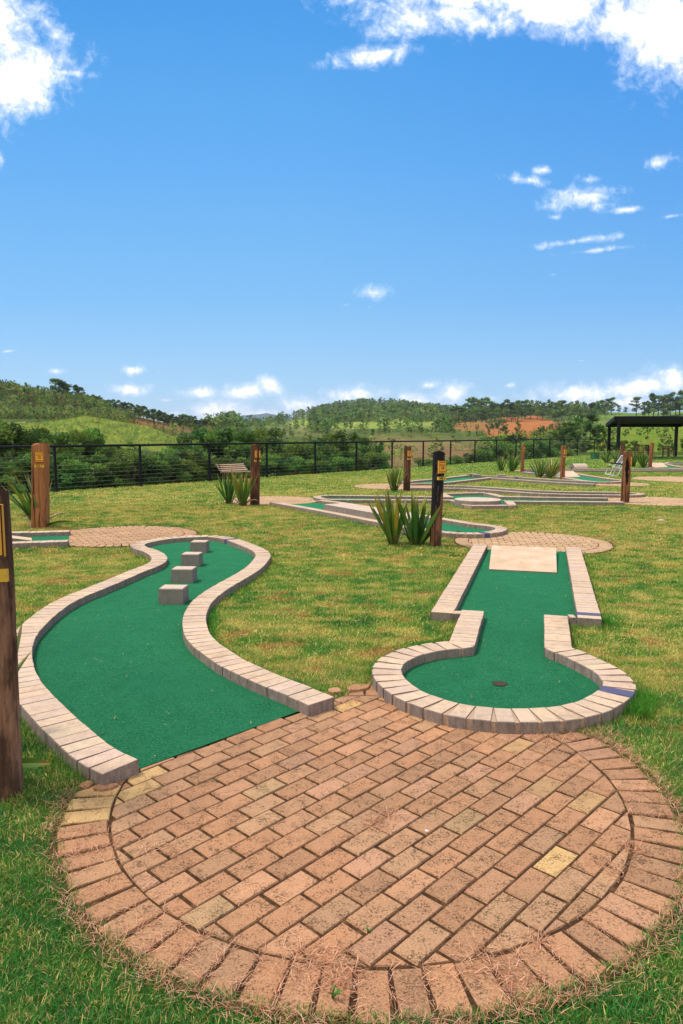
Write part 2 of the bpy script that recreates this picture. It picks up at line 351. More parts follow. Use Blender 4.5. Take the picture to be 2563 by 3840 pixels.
M_BLACK = mat('black_painted_metal', (.006, .006, .008), .6, .2)
M_WIRE = mat('galvanised_wire', (.35, .35, .34), .4, .5, metal=.7)
M_WHITE = mat('white_painted_tube', (.78, .76, .74), .35, .5)
M_FABRIC = mat('grey_sling_fabric', (.13, .14, .14), .9, .2)
M_PLATE = mat('amber_sign_plate', rough=.45, spec=.4, build=lambda t, b: (L(t, MIX(t, noise(t, 30, 4), (.68, .27, .012), (.80, .36, .03)), b.inputs['Base Color'])))
M_PLATEY = mat('yellow_sign_plate', rough=.5, spec=.4, build=lambda t, b: (L(t, MIX(t, noise(t, 30, 4), (.60, .33, .02), (.70, .42, .04)), b.inputs['Base Color'])))
M_INK = mat('black_sign_ink', (.012, .01, .008), .6, .3)
M_SCREW = mat('screw_metal', (.45, .45, .43), .35, .5, metal=.8)
M_DRUM = mat('green_painted_drum', (.012, .11, .035), .4, .5, build=lambda t, b: (L(t, MIX(t, RAMP(t, noise(t, 6, 6, .7), [(.6, (0, 0, 0)), (.7, (1, 1, 1))]), (.008, .10, .03), (.03, .06, .025)), b.inputs['Base Color'])))
M_STONE = mat('pale_stone', rough=.9, spec=.2, build=b_conc([(.35, .24, .17), (.5, .37, .27), (.6, .5, .42)], 12))
M_HOLE = mat('cup_inside', (.045, .032, .025), .9, .2)
def b_leafy(t, b, vary=.16, trans=.36):
    a = attr(t); oi = N(t, 'ShaderNodeObjectInfo')
    hs = N(t, 'ShaderNodeHueSaturation'); L(t, a, hs.inputs['Color'])
    L(t, M(t, 'MULTIPLY_ADD', oi.outputs['Random'], .05, .475), hs.inputs['Hue'])
    L(t, M(t, 'MULTIPLY_ADD', oi.outputs['Random'], vary*2.6, 1.0-vary), hs.inputs['Value'])
    L(t, hs.outputs[0], b.inputs['Base Color'])
    out = t.nodes['Material Output']; tr = N(t, 'ShaderNodeBsdfTranslucent'); mx = N(t, 'ShaderNodeMixShader', inp={0: trans})
    L(t, MIX(t, 1.0, hs.outputs[0], (1.3, 1.25, .5), 'MULTIPLY'), tr.inputs[0]); L(t, b.outputs[0], mx.inputs[1]); L(t, tr.outputs[0], mx.inputs[2]); L(t, mx.outputs[0], out.inputs[0])
M_LEAF = mat('tree_foliage', rough=.6, spec=.25, build=b_leafy)
M_BLADE = mat('grass_blade', rough=.7, spec=.2, build=lambda t, b: b_leafy(t, b, 0, .3))
M_FLAX = mat('flax_leaf', rough=.42, spec=.45, build=lambda t, b: b_leafy(t, b, 0, .12))
M_BARK = mat('grey_bark', rough=.9, spec=.1, build=lambda t, b: (L(t, RAMP(t, noise(t, 14, 5, .6, scaled(t, obc(t), (1, 1, .2))), [(.3, (.08, .06, .045)), (.7, (.30, .25, .20))]), b.inputs['Base Color'])))
def b_lawn(t, b):
    o = obc(t); a = attr(t); n = noise(t, 9, 8, .75, o); f = noise(t, 85, 5, .75, scaled(t, o, (1, .6, 1)))
    c = MIX(t, RAMP(t, n, [(.35, (0, 0, 0)), (.65, (1, 1, 1))]), MIX(t, .45, a, (.05, .07, .012)), a)
    c = MIX(t, RAMP(t, f, [(.3, (0, 0, 0)), (.6, (1, 1, 1))]), MIX(t, .7, c, (.03, .055, .012)), c)
    L(t, c, b.inputs['Base Color']); bump(t, b, M(t, 'ADD', n, f), .03)
M_LAWN = mat('lawn_ground', rough=1, spec=.05, build=b_lawn)
def b_hill(t, b):
    o = obc(t); a = attr(t); n = noise(t, .22, 9, .75, o, .5); f = noise(t, 1.3, 6, .75, o)
    c = MIX(t, RAMP(t, n, [(.38, (0, 0, 0)), (.62, (1, 1, 1))]), MIX(t, .42, a, (.03, .06, .012)), MIX(t, .12, a, (.26, .28, .05)))
    c = MIX(t, M(t, 'MULTIPLY', RAMP(t, f, [(.38, (1, 1, 1)), (.5, (0, 0, 0))]), .65), c, MIX(t, .75, c, (.02, .04, .01)))
    c = MIX(t, M(t, 'MULTIPLY', RAMP(t, noise(t, .55, 5, .7, scaled(t, o, (1, 2.2, 3))), [(.5, (0, 0, 0)), (.66, (1, 1, 1))]), .45), c, MIX(t, .55, c, (.24, .22, .06)))
    L(t, c, b.inputs['Base Color']); bump(t, b, M(t, 'ADD', n, M(t, 'MULTIPLY', f, .4)), 1.2)
M_HILL = mat('hill_ground', rough=1, spec=.05, build=b_hill)

# ------------------------------------------------------------------ terrain: lawn and hills
fence_pts = [(-8.27+1.79*k, 20.6+1.79*1.33*k) for k in range(-4, 16)]
FX = np.array([p[0] for p in fence_pts]); FY = np.array([p[1] for p in fence_pts])
def fence_Y(T):
    """forward distance of the fence line for each X/Y ratio T"""
    a, b = 1.33, 20.6+8.27*1.33               # Y = b + a X
    return np.clip(np.where(1-a*T > .05, b/np.maximum(1-a*T, .05), 999), 5, 57.5)
LANES = []                                    # outlines of everything that keeps the grass out
DISCS = []
def edge_dist(x, y):
    d = np.full(x.shape, 9.0)
    for P in LANES:
        A = P; B = np.roll(P, -1, 0)
        for (ax, ay), (bx, by) in zip(A, B):
            dx, dy = bx-ax, by-ay; q = np.clip(((x-ax)*dx+(y-ay)*dy)/(dx*dx+dy*dy+1e-9), 0, 1)
            d = np.minimum(d, np.hypot(x-ax-q*dx, y-ay-q*dy))
    return d
def grass_colour(x, y, ed=None):
    """own colour of the turf: lush, straw and bare red earth patches; returns rgb and (straw, earth) masks"""
    n1 = vnoise(x, y, 3, 5, .55); n2 = vnoise(x, y*1.5, 5, 5, 5.2); n3 = vnoise(x, y, 9, 4, 1.3)
    dry = 1/(1+np.exp(-(y-3.8)/.5)); dry = dry*(1-.35*np.clip((y-20)/15, 0, 1))
    if ed is not None: dry = dry*(1-.6*np.exp(-ed/.16))
    m = np.clip(dry*(.54+.26*n1+.55*n2)+.08+.12*n2, 0, 1)
    lush = np.stack([.050+.020*n3, .200+.05*n3, .042+.006*n3], -1); straw = np.stack([.52+.09*n2, .41+.06*n2, .13+.02*n3], -1)
    mid = np.array([.20, .305, .048])
    c = np.where(m[..., None] < .5, lush+(mid-lush)*(m*2)[..., None], mid+(straw-mid)*((m-.5)*2)[..., None])
    e = np.clip((vnoise(x, y*1.8, 21, 5, 3.4)*.8+n2*.55-.42)*4, 0, 1)*dry
    if ed is not None: e = e*(1-np.exp(-ed/.2))
    c = c*(1-.75*e[..., None])+np.array([.36, .12, .045])*.75*e[..., None]
    return np.clip(c, .004, 1), m, e

# ------------------------------------------------------------------ golf lanes
def offset(P, w):
    """P moved by w to its left"""
    P = np.asarray(P); T = np.gradient(P, axis=0); T /= np.linalg.norm(T, axis=1, keepdims=True)+1e-9
    return P+np.c_[-T[:, 1], T[:, 0]]*w
KH = .08
def kerb(parent, org, inner, side, blue=(), w=.2, h=KH, name='kerb', sharp=False, r=random, step=.1):
    """blocks laid across the line; side +1 = kerb to the left of the path"""
    P = resample(inner, .01) if sharp else smooth_path(inner, .01)
    if len(P) < 12: P = resample(inner, .01)
    K = 9; Q = np.array([P[max(0, i-K):i+K+1].mean(0) if K <= i < len(P)-K else P[i] for i in range(len(P))]) if not sharp else P
    O = offset(Q, side*w)
    for _ in range(12):
        O[1:-1] = (O[:-2]+O[1:-1]*2+O[2:])/4
    di = np.linalg.norm(np.diff(Q, axis=0), axis=1); do = np.linalg.norm(np.diff(O, axis=0), axis=1)
    s = np.r_[0, np.cumsum(np.minimum(di, np.maximum(do, .0035)))]
    tot = s[-1]; n = max(1, int(round(tot/step))); st = tot/n
    mb = MB(); bl = MB(); blues = set(int(b*n) for b in blue)
    for k in range(n):
        a, b = k*st+.002, (k+1)*st-.002
        ia, ib = np.interp([a, b], s, np.arange(len(s)))
        f = lambda C, i: np.array([np.interp(i, np.arange(len(C)), C[:, 0]), np.interp(i, np.arange(len(C)), C[:, 1])])
        m = (ia+ib)/2; ci, co = f(Q, m), f(O, m); n_ = (co-ci)/(np.linalg.norm(co-ci)+1e-9); t_ = np.array([n_[1], -n_[0]])
        hw = min(.0495, st/2-.001); j = r.uniform(-.002, .002); ci = ci+n_*j; ang = r.uniform(-.012, .012); t_ = t_+n_*ang
        quad = [ci-t_*hw, ci+t_*hw, ci+t_*hw+n_*w, ci-t_*hw+n_*w]
        ar = sum(quad[q][0]*quad[(q+1) % 4][1]-quad[(q+1) % 4][0]*quad[q][1] for q in range(4))
        if ar < 0: quad = quad[::-1]
        g = r.uniform(.88, 1.04); tint = (g, g*r.uniform(.96, 1.01), g*r.uniform(.92, 1.0), 1)
        tgt = bl if k in blues else mb
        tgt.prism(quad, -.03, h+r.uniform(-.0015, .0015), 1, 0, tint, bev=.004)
    mo = MB(); A = offset(Q, side*.006); B = offset(Q, side*(w-.008)); idx = list(range(0, len(Q), 4))
    if idx[-1] != len(Q)-1: idx.append(len(Q)-1)
    B = O+(Q-O)*.04; A = Q+(O-Q)*.03
    V = []; Fc = []
    for i in idx: V += [(*A[i], -.03), (*A[i], h-.007), (*B[i], h-.007), (*B[i], -.03)]
    for q in range(len(idx)-1):
        o = q*4
        for e in range(3): Fc.append((o+e, o+e+1, o+4+e+1, o+4+e))
    mo.add(V, Fc)
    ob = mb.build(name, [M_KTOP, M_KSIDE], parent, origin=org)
    mo.build('mortar_bed', M_MORTAR, ob, origin=org)
    if bl.f: bl.build('painted_block', [M_BLUE, M_BLUE], ob, origin=org)
    return Q, O
def felt(parent, org, poly, z=.014, name='felt'):
    m = MB(); P = [(p[0], p[1]) for p in poly]
    ar = sum(P[i][0]*P[(i+1) % len(P)][1]-P[(i+1) % len(P)][0]*P[i][1] for i in range(len(P)))
    if ar < 0: P = P[::-1]
    from mathutils.geometry import tessellate_polygon
    m.add([(*p, z) for p in P], [t[::-1] if sum(P[t[a]][0]*P[t[(a+1) % 3]][1]-P[t[(a+1) % 3]][0]*P[t[a]][1] for a in range(3)) < 0 else t for t in [tuple(q) for q in tessellate_polygon([[Vector((*p, 0)) for p in P]])]]); return m.build(name, M_FELT, parent, origin=org)
def px_path(P, z=KH, sc=1.0, ox=0, oy=0): return np.array([G(ox+x/sc, oy+y/sc, z)[:2] for x, y in P])
def lane(label, org_px, group='mini golf lanes on the lawn'):
    o = G(*org_px); e = empty('mini_golf_lane', (o[0], o[1], 0)); tag(e, label, 'mini golf lane', group); return e, (o[0], o[1], 0)
def cup(parent, org, c, r=.05, z=.0165):
    m = MB(); n = 24
    ring = [(c[0]+r*math.cos(2*PI*k/n), c[1]+r*math.sin(2*PI*k/n)) for k in range(n)]
    rin = [(c[0]+r*.86*math.cos(2*PI*k/n), c[1]+r*.86*math.sin(2*PI*k/n)) for k in range(n)]
    V = [(*p, z+.003) for p in ring]+[(*p, z+.004) for p in rin]+[(*p, z-.001) for p in rin]
    m.add(V, [(k, (k+1) % n, n+(k+1) % n, n+k) for k in range(n)], 0)
    m.add([(*p, z+.0015) for p in rin], [tuple(range(n))], 0)
    m.build('cup', [M_HOLE, M_MORTAR], parent, origin=org)

# lane with four blocks (left foreground)
c4 = dict(sc=1.206, ox=0, oy=1950)
e, og = lane('curving S shaped lane with four concrete blocks, left foreground', (560, 2500))
rA = px_path([(1397,838),(1290,790),(1150,733),(1000,662),(920,608),(862,560),(835,520),(825,475),(830,432),(850,390),(885,352),(930,320),(985,287),(1050,252),(1100,222),(1135,192),(1155,165),(1150,146),(1125,130),(1090,115),(1050,100)], **c4)
lA = px_path([(1050,100),(1020,88),(985,81),(940,76),(870,78),(800,82),(740,89),(690,98),(662,106),(655,115),(672,124),(705,133),(738,148),(757,166),(757,180),(742,195),(712,210),(660,230),(600,256),(540,282),(480,307),(420,331),(370,353),(310,386),(250,431),(205,475),(168,520),(152,558),(147,595),(150,640),(165,690),(200,745),(250,800),(310,860),(380,921),(450,980),(530,1036),(627,1083)], **c4)
allA = np.concatenate([rA, lA[1:]])
Qa, Oa = kerb(e, og, allA, -1, blue=(.437,))
felt_A = np.concatenate([resample(allA, .08), [G(318*1.6346, 1771*1.6346)[:2], G(692*1.6346, 1635*1.6346)[:2]]]); felt(e, og, felt_A)
LANES.append(resample(Oa, .15))
# keyhole lane (right foreground)
e, og = lane('keyhole shaped lane with a cup and a cream ramp, right foreground', (1900, 2350))
c5 = dict(sc=1.206, ox=1263, oy=1950)
kB = []
p1, p2 = px_path([(683,112),(545,387)], **c5)
p3, p4 = px_path([(670,410),(625,568)], **c5)
d = (p2-p1)/np.linalg.norm(p2-p1); p2e = p2+d*((p3[1]-.1-p2[1])/d[1]); kB.append(kerb(e, og, [p1, p2e], -1, sharp=True))
kerb(e, og, [(p2e[0]+.004, p3[1]+.004), (p3[0]-.205, p3[1])], -1, sharp=True, w=.1, step=.1)
neckL = [p3+d*.02, p4]
rnd = px_path([(622,568),(600,577),(550,582),(500,586),(430,598),(370,615),(325,635),(300,656),(292,678),(302,705),(330,735),(390,775),(470,805),(560,830),(680,847),(800,853),(920,850),(1020,838),(1100,815),(1160,785),(1195,760),(1205,738),(1196,715),(1175,693),(1135,668),(1080,640),(1020,610),(975,596),(942,577)], **c5)
p5, p6 = px_path([(940,577),(938,428)], **c5)
kB.append(kerb(e, og, neckL, -1, sharp=True))
kB.append(kerb(e, og, rnd, -1, blue=(.745,)))
kB.append(kerb(e, og, [p5, p6+(p5-p6)/np.linalg.norm(p5-p6)*.0], -1, sharp=True))
p7, p8 = px_path([(1088,424),(1036,122)], **c5)
d7 = (p8-p7)/np.linalg.norm(p8-p7); p7e = p7+d7*((p6[1]-.1-p7[1])/d7[1])
kerb(e, og, [(p6[0]+.205, p6[1]), (p7e[0]-.004, p6[1]-.004)], -1, sharp=True, w=.1, step=.1)
kB.append(kerb(e, og, [p7e, p8], -1, blue=(.03,), sharp=True))
rr = resample(rnd, .08)
FB = np.concatenate([[p1, p2, p3, p4], rr, [p5, p6, p7, p8]])
felt(e, og, FB); cup(e, og, G(1263+738/1.206, 1950+741/1.206, .016))
LANES.append(np.concatenate([kB[0][1][::20], kB[1][1][::10], kB[2][1][::15], kB[3][1][::10], kB[4][1][::20]]))

def simple_lane(label, orgpx, paths, feltpoly=None, sharp=False, blue=(), grp='mini golf lanes on the lawn', lo=True):
    e, og = lane(label, orgpx, grp); outs = []; inns = []
    for P, sd in paths:
        q, o = kerb(e, og, px_path(P), sd, sharp=sharp, blue=blue if len(P) > 6 else ()); outs.append(o); inns.append(q)
    poly = np.concatenate([resample(q, .25) for q in inns]); felt(e, og, poly)
    LANES.append(np.concatenate([resample(o, .4) for o in outs])); return e, og, inns
# hole 12 lane at the left edge
simple_lane('short straight lane at the left edge in front of the number 12 post', (150, 2010),
    [([(-140,2001),(120,1997.5),(258,1993.5)], 1), ([(259,2024),(118,2028.5),(-140,2037)], 1)], sharp=True)
# long lane with raised slab
eD, ogD, _ = simple_lane('long lane with a raised concrete slab, running behind the charred post', (1500, 1950),
    [([(1040,1881.5),(1081,1888.5),(1215,1912),(1437,1953.5),(1560,1976),(1668,1991),(1744,1996.5),(1802,1995.5),(1836,1991.5),(1856,1985),(1857,1979),(1845,1975),(1813,1971),(1760,1965),(1706,1956),(1640,1945),(1500,1922),(1380,1903),(1269,1886),(1227,1880.5),(1189,1876)], -1)], blue=(.50,))
cup(eD, ogD, G(1400+838/2.613, 1780+556/2.613, .016))
# lane with round island
simple_lane('narrow lane with a hexagonal middle around a round concrete island', (1800, 1875),
    [([(1701,1873),(1450,1872.4),(1250,1871),(1221,1867.8),(1204,1863.5),(1210,1860),(1237,1858.3),(1300,1858.6),(1450,1860.5),(1701,1864.5)], 1)])
simple_lane('hexagonal bay of kerb blocks around a round concrete island', (1800, 1880),
    [([(1702,1864),(1672,1851),(1813,1848),(1874,1862.5),(2050,1865.5),(2282,1868.5)], 1), ([(2335,1880.5),(1931,1877.5),(1890,1877),(1906,1892.5),(1770,1893.5),(1750,1882.5),(1713,1874.5)], 1)], sharp=True)
simple_lane('gently bent narrow lane with a rounded right end, middle distance', (2000, 1840),
    [([(1541,1828.5),(1623,1828.5),(1760,1830.5),(1900,1840),(2022,1848.2),(2150,1852),(2300,1854.3),(2360,1854.3),(2385,1852.8),(2392,1850.6),(2375,1848.6),(2300,1846.2),(2150,1844.5),(2022,1840.5),(1900,1832.5),(1760,1823.5),(1623,1821)], 1)] if False else
    [([(1541,1828.5),(1623,1828.5),(1760,1830.5),(1900,1840),(2022,1848.2),(2150,1852),(2300,1854.3),(2360,1854.3),(2385,1852.8),(2392,1850.6),(2375,1848.6),(2300,1846.2),(2150,1844.5),(2022,1840.5),(1900,1832.5),(1760,1823.5),(1623,1821)], -1)])
simple_lane('zigzag lane with four small concrete blocks, farther back', (1800, 1795),
    [([(2236,1814.5),(2068,1806),(1900,1794),(1834,1789.6),(1683,1806),(1621,1811),(1541,1811.4)], 1), ([(1518,1808),(1560,1803),(1621,1797.5),(1763,1782),(1900,1787),(2068,1798),(2236,1806.5)], 1)], sharp=True)
simple_lane('lane with a white concrete hump, partly behind the post with a black scar', (2200, 1785),
    [([(1975,1768.5),(2109,1787),(2160,1795),(2200,1801.5),(2262,1806),(2305,1805),(2332,1802.3),(2325,1799.8),(2290,1796),(2200,1783),(2150,1774),(2109,1768),(2010,1759)], -1)])
simple_lane('far lane with a concrete hump at the right edge', (2500, 1748),
    [([(2440,1752.5),(2470,1754),(2563,1757),(2700,1761)], -1), ([(2700,1756.5),(2563,1752.5),(2520,1745.5),(2480,1736)], -1)], sharp=True)
simple_lane('small rounded lane end at the far right edge', (2540, 1736),
    [([(2700,1732.5),(2563,1733),(2520,1733.6),(2506,1735.2),(2520,1736.9),(2563,1738.6),(2700,1740)], -1)])
simple_lane('very long low straight lane crossing behind the folding chair', (2250, 1760),
    [([(1966,1759),(2250,1759),(2700,1757.8)], 1), ([(2700,1761.3),(2250,1762.8),(1966,1762.8)], 1)], sharp=True)

# ------------------------------------------------------------------ concrete obstacles (each its own thing)
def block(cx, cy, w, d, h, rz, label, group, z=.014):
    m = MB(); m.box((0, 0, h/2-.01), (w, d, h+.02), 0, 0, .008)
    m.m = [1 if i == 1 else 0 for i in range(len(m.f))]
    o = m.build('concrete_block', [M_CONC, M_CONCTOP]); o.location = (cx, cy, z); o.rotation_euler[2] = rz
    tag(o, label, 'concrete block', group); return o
BT = ['first and nearest', 'second from the front', 'third from the front', 'fourth and farthest']
for k, (xl, xr, yb, yt) in enumerate([(590,688,2267,2191),(638,723,2187,2121),(676,747,2125,2068),(711,773,2074,2022)]):
    p = G((xl+xr)/2, yb, .014); wd = (xr-xl)/F*p[1]*.98
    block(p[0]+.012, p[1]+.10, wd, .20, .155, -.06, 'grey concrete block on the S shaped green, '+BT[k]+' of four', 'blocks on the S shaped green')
for k, (xl, xr, yb) in enumerate([(1761,1790,1791),(1775,1805,1792.5),(1872,1899,1792.5),(1933,1963,1796.5)]):
    p = G((xl+xr)/2, yb, .014)
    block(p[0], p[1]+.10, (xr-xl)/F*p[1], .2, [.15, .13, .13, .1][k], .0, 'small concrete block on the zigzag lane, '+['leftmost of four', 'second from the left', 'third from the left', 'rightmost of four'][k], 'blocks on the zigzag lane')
def wedge(pts, label, mats, name='concrete_ramp', cat='ramp', group=None):
    """pts: list of (bottom loop xyz), (top loop xyz)"""
    b, t = pts; n = len(b); c = np.mean(b, 0); m = MB()
    V = [np.array(p)-c for p in b]+[np.array(p)-c for p in t]
    m.add(V, [(i, (i+1) % n, n+(i+1) % n, n+i) for i in range(n)]); m.add(V[n:], [tuple(range(n))], 1)
    o = m.build(name, mats); o.location = c; tag(o, label, cat, group); return o
q5 = lambda x, y, z: G(1263+x/1.206, 1950+y/1.206, z)
tn = [q5(690, 222, .03), q5(997, 237, .03), q5(993, 125, .10), q5(703, 115, .10)]
wedge(([(*p[:2], .012) for p in tn], tn), 'cream concrete ramp at the far end of the keyhole lane', [M_CONC, M_RAMP])
z0 = G(0, 2026, .014)
fr = [G(119.5, 2027, .03), G(119.5, 2017, .03)]
wedge(([(*fr[0][:2], .01), (*fr[1][:2], .01), (fr[1][0]-1.1, fr[1][1], .01), (fr[0][0]-1.1, fr[0][1], .01)], [fr[0], fr[1], (fr[1][0]-1.1, fr[1][1], .17), (fr[0][0]-1.1, fr[0][1], .17)]),
      'pinkish concrete ramp on the short lane at the left edge', [M_CONC, M_RAMP])
# raised slab on the long lane
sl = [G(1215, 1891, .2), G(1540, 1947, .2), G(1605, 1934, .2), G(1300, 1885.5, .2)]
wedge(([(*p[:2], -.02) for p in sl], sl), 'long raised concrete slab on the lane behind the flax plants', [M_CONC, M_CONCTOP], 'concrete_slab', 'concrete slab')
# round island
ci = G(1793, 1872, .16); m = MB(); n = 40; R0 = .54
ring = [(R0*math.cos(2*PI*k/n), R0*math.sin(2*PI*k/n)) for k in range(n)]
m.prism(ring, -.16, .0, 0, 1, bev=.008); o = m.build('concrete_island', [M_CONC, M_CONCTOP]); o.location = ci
tag(o, 'low round concrete island in the hexagonal lane bay', 'concrete island')
def hump(base, ridge, label):
    b = [G(*p, .01) for p in base]; r = [np.array([*G(*p[:2], p[2])]) for p in ridge]; c = np.mean(b, 0); m = MB()
    V = [np.array(p)-c for p in b+r]
    m.add(V, [(0, 1, 5, 4), (2, 3, 4, 5)], 1); m.add(V, [(1, 2, 5), (3, 0, 4)], 0)
    o = m.build('concrete_hump', [M_CONC, M_RAMP]); o.location = c; tag(o, label, 'hump', 'humps on the farther lanes')
def zpt(x, y, Y): X, z = ZAT(x, y, Y); return (X, Y, z)
def hump2(base, r0, r1, label):
    b = [G(*p, .01) for p in base]; r = [np.array(r0), np.array(r1)]; c = np.mean(b, 0); m = MB(); V = [np.array(p)-c for p in b+r]
    m.add(V, [(0, 1, 5, 4), (2, 3, 4, 5)], 1); m.add(V, [(1, 2, 5), (3, 0, 4)], 0)
    o = m.build('concrete_hump', [M_CONC, M_RAMP]); o.location = c; tag(o, label, 'hump', 'humps on the farther lanes')
hump2([(2126,1790),(2179,1788),(2110,1774),(2052,1776)], zpt(2100,1766,29.2), zpt(2151,1766,29.6), 'white concrete hump on the lane left of the folding chair')
hump2([(2457,1753.5),(2508,1751),(2450,1741),(2395,1742)], zpt(2422,1735,38), zpt(2485,1735,38.6), 'white concrete hump on the far lane by the leaning post')
# barrel shaped tunnel
p = G(2175, 1760); m = MB(); n = 20; Rb, Lb = .27, .72
for k in range(n): pass
V = []; 
for xx in (-Lb/2, Lb/2):
    for k in range(n+1):
        t = PI*k/n; V.append((xx, -Rb*math.cos(t), Rb*math.sin(t)*1.0))
m.add(V, [(k, k+1, n+2+k, n+1+k) for k in range(n)], 1)
V2 = []
for xx in (-Lb/2-.001, Lb/2+.001):
    for k in range(n+1):
        t = PI*k/n; V2.append((xx, -Rb*math.cos(t), Rb*math.sin(t)))
    for k in range(n+1):
        t = PI*k/n; V2.append((xx, -.09*math.cos(t), .10*math.sin(t)))
for s_ in (0, 2*(n+1)): m.add(V2[s_:s_+2*(n+1)], [(k, k+1, n+1+k+1, n+1+k) for k in range(n)], 0)
m.add([(x_, -.09*math.cos(PI*k/n), .10*math.sin(PI*k/n)) for x_ in (-Lb/2, Lb/2) for k in range(n+1)], [(k, n+1+k, n+2+k, k+1) for k in range(n)], 0)
o = m.build('concrete_tunnel', [M_CONC, M_STONE]); o.location = (p[0], p[1]+.2, 0); o.rotation_euler[2] = .25
tag(o, 'pale half round concrete tunnel lying on the far lane', 'tunnel')

# ------------------------------------------------------------------ brick discs
def clip(poly, a, b):
    out = []
    for i in range(len(poly)):
        p, q = poly[i], poly[(i+1) % len(poly)]
        cr = lambda r: (b[0]-a[0])*(r[1]-a[1])-(b[1]-a[1])*(r[0]-a[0])
        cp, cq = cr(p), cr(q)
        if cp >= 0: out.append(p)
        if cp*cq < 0: s_ = cp/(cp-cq); out.append((p[0]+(q[0]-p[0])*s_, p[1]+(q[1]-p[1])*s_))
    return out
TERRA = [(.43, .195, .088), (.47, .215, .10), (.40, .175, .078), (.52, .255, .13), (.42, .215, .105), (.35, .165, .078), (.50, .25, .145), (.46, .255, .13)]
TAN = [(.45, .275, .11), (.40, .26, .12)]; YEL = [(.66, .42, .14), (.72, .47, .17)]
def disc(c, ri, ro, ang, x0=None, y0=None, LB=.2041, pale=0.0, cut=None, label='', yellow=None, seed=1, holes=()):
    r = random.Random(seed); m = MB(); n = 56
    circ = [(c[0]+ri*math.cos(2*PI*k/n), c[1]+ri*math.sin(2*PI*k/n)) for k in range(n)]
    ca, sa = math.cos(ang), math.sin(ang); W_ = .51*LB; x0 = c[0] if x0 is None else x0; y0 = c[1] if y0 is None else y0
    def colour(cx, cy):
        if yellow and yellow(cx, cy): return r.choice(YEL)
        t = r.random()
        if t < .05: b_ = r.choice(TAN)
        else: b_ = r.choice(TERRA)
        g = r.uniform(.72, 1.06); b_ = tuple(q*g for q in b_)
        return tuple(b_[q]*(1-pale)+(.66, .48, .27)[q]*pale for q in range(3))
    jr = int((ri*2+1)/W_)+2
    for j in range(-80, 81):
        for i in range(-80, 81):
            if (i+j) % 2: continue
            bx = x0+i/2*LB*ca+j*W_*sa; by = y0+i/2*LB*sa-j*W_*ca
            if abs(bx-c[0]) > ri+.2 or abs(by-c[1]) > ri+.2: continue
            gp = r.uniform(.0028, .0055); hl, hw = LB/2-gp*1.5, W_/2-gp*.85; dj = r.uniform(-.012, .012)
            ux, uy = math.cos(ang+dj), math.sin(ang+dj); ox_, oy_ = r.uniform(-.0015, .0015), r.uniform(-.0015, .0015)
            poly = [(bx+ox_+a*ux*hl+b*uy*hw, by+oy_+a*uy*hl-b*ux*hw) for a, b in ((-1, 1), (1, 1), (1, -1), (-1, -1))]
            for k in range(n):
                if not poly: break
                a_, b_ = circ[k], circ[(k+1) % n]
                poly = clip(poly, a_, b_)
            if cut is not None and poly: poly = clip(poly, *cut)
            if len(poly) < 3: continue
            ar = sum(poly[q][0]*poly[(q+1) % len(poly)][1]-poly[(q+1) % len(poly)][0]*poly[q][1] for q in range(len(poly)))/2
            if ar < .0006: continue
            m.prism(poly, -.01, .012+r.uniform(-.003, .0025), 0, 0, (*colour(bx, by), 1), bev=.006)
    nb = int(2*PI*(ri+.03)/.104)
    for k in range(nb):
        a0 = 2*PI*k/nb; hw0 = PI/nb*(ri+.006)-.003; dj = r.uniform(-.003, .003)
        ux, uy = math.cos(a0+dj), math.sin(a0+dj); r0 = ri+.004+r.uniform(0, .012); r1 = r0+.2-r.uniform(0, .012); hw0 += r.uniform(-.002, .0015)
        poly = [(c[0]+q*ux-s_*uy*hw0, c[1]+q*uy+s_*ux*hw0) for q, s_ in ((r0, -1), (r1, -1), (r1, 1), (r0, 1))]
        if cut is not None: poly = clip(poly, *cut)
        if len(poly) < 3: continue
        cx = c[0]+(r0+.1)*ux; cy = c[1]+(r0+.1)*uy
        m.prism(poly, -.01, .011+r.uniform(-.003, .002), 0, 0, (*colour(cx, cy), 1), bev=.0045)
    o = m.build('paving', M_PAVER, origin=(c[0], c[1], 0)); tag(o, label, None, None, 'structure')
    s = MB(); rb = ro+.03
    pl = [(c[0]+rb*math.cos(2*PI*k/60), c[1]+rb*math.sin(2*PI*k/60)) for k in range(60)]
    if cut is not None: pl = clip(pl, *cut)
    s.add([(*p, .006) for p in pl], [tuple(range(len(pl)))]); so = s.build('paving_bed', M_SOIL, origin=(c[0], c[1], 0)); tag(so, 'dark soil bed under the pavers', None, None, 'structure')
    DISCS.append((c[0], c[1], ro-(.028 if seed == 1 else 0), cut))
fa = G(318*1.6346, 1771*1.6346)[:2]; fb = G(692*1.6346, 1635*1.6346)[:2]      # edge of the felt
LB = .2041; X0, Y0, ANG = -3.281*LB, 18.3273*LB, .8131
def yel_main(cx, cy):
    ds = [G(x/1.206, 2900+y/1.206)[:2] for x, y in ((440,108),(410,160),(395,215),(640,95))]+[G(400+x/1.568, 2600+y/1.568)[:2] for x, y in ((215,505),(1432,80))]+[G(1263+990/1.206, 2800+515/1.206)[:2]]
    return any(math.hypot(cx-d[0], cy-d[1]) < .055 for d in ds)
disc((.1234, 3.1998), 1.152, 1.36, ANG, X0, Y0, cut=(tuple(fa-(fb-fa)*3+np.array([0, 0])), tuple(fb+(fb-fa)*6)) if False else (tuple(fb+(fb-fa)*6), tuple(fa-(fb-fa)*3)), label='round terracotta brick patio in the foreground', yellow=yel_main)
disc((-3.60, 11.60), .99, 1.2, .5, pale=.42, label='round pinkish brick patio behind the S shaped lane', seed=2)
disc((2.93, 10.84), .96, 1.17, -.15, pale=.72, label='round yellowish brick patio behind the keyhole lane', seed=3)
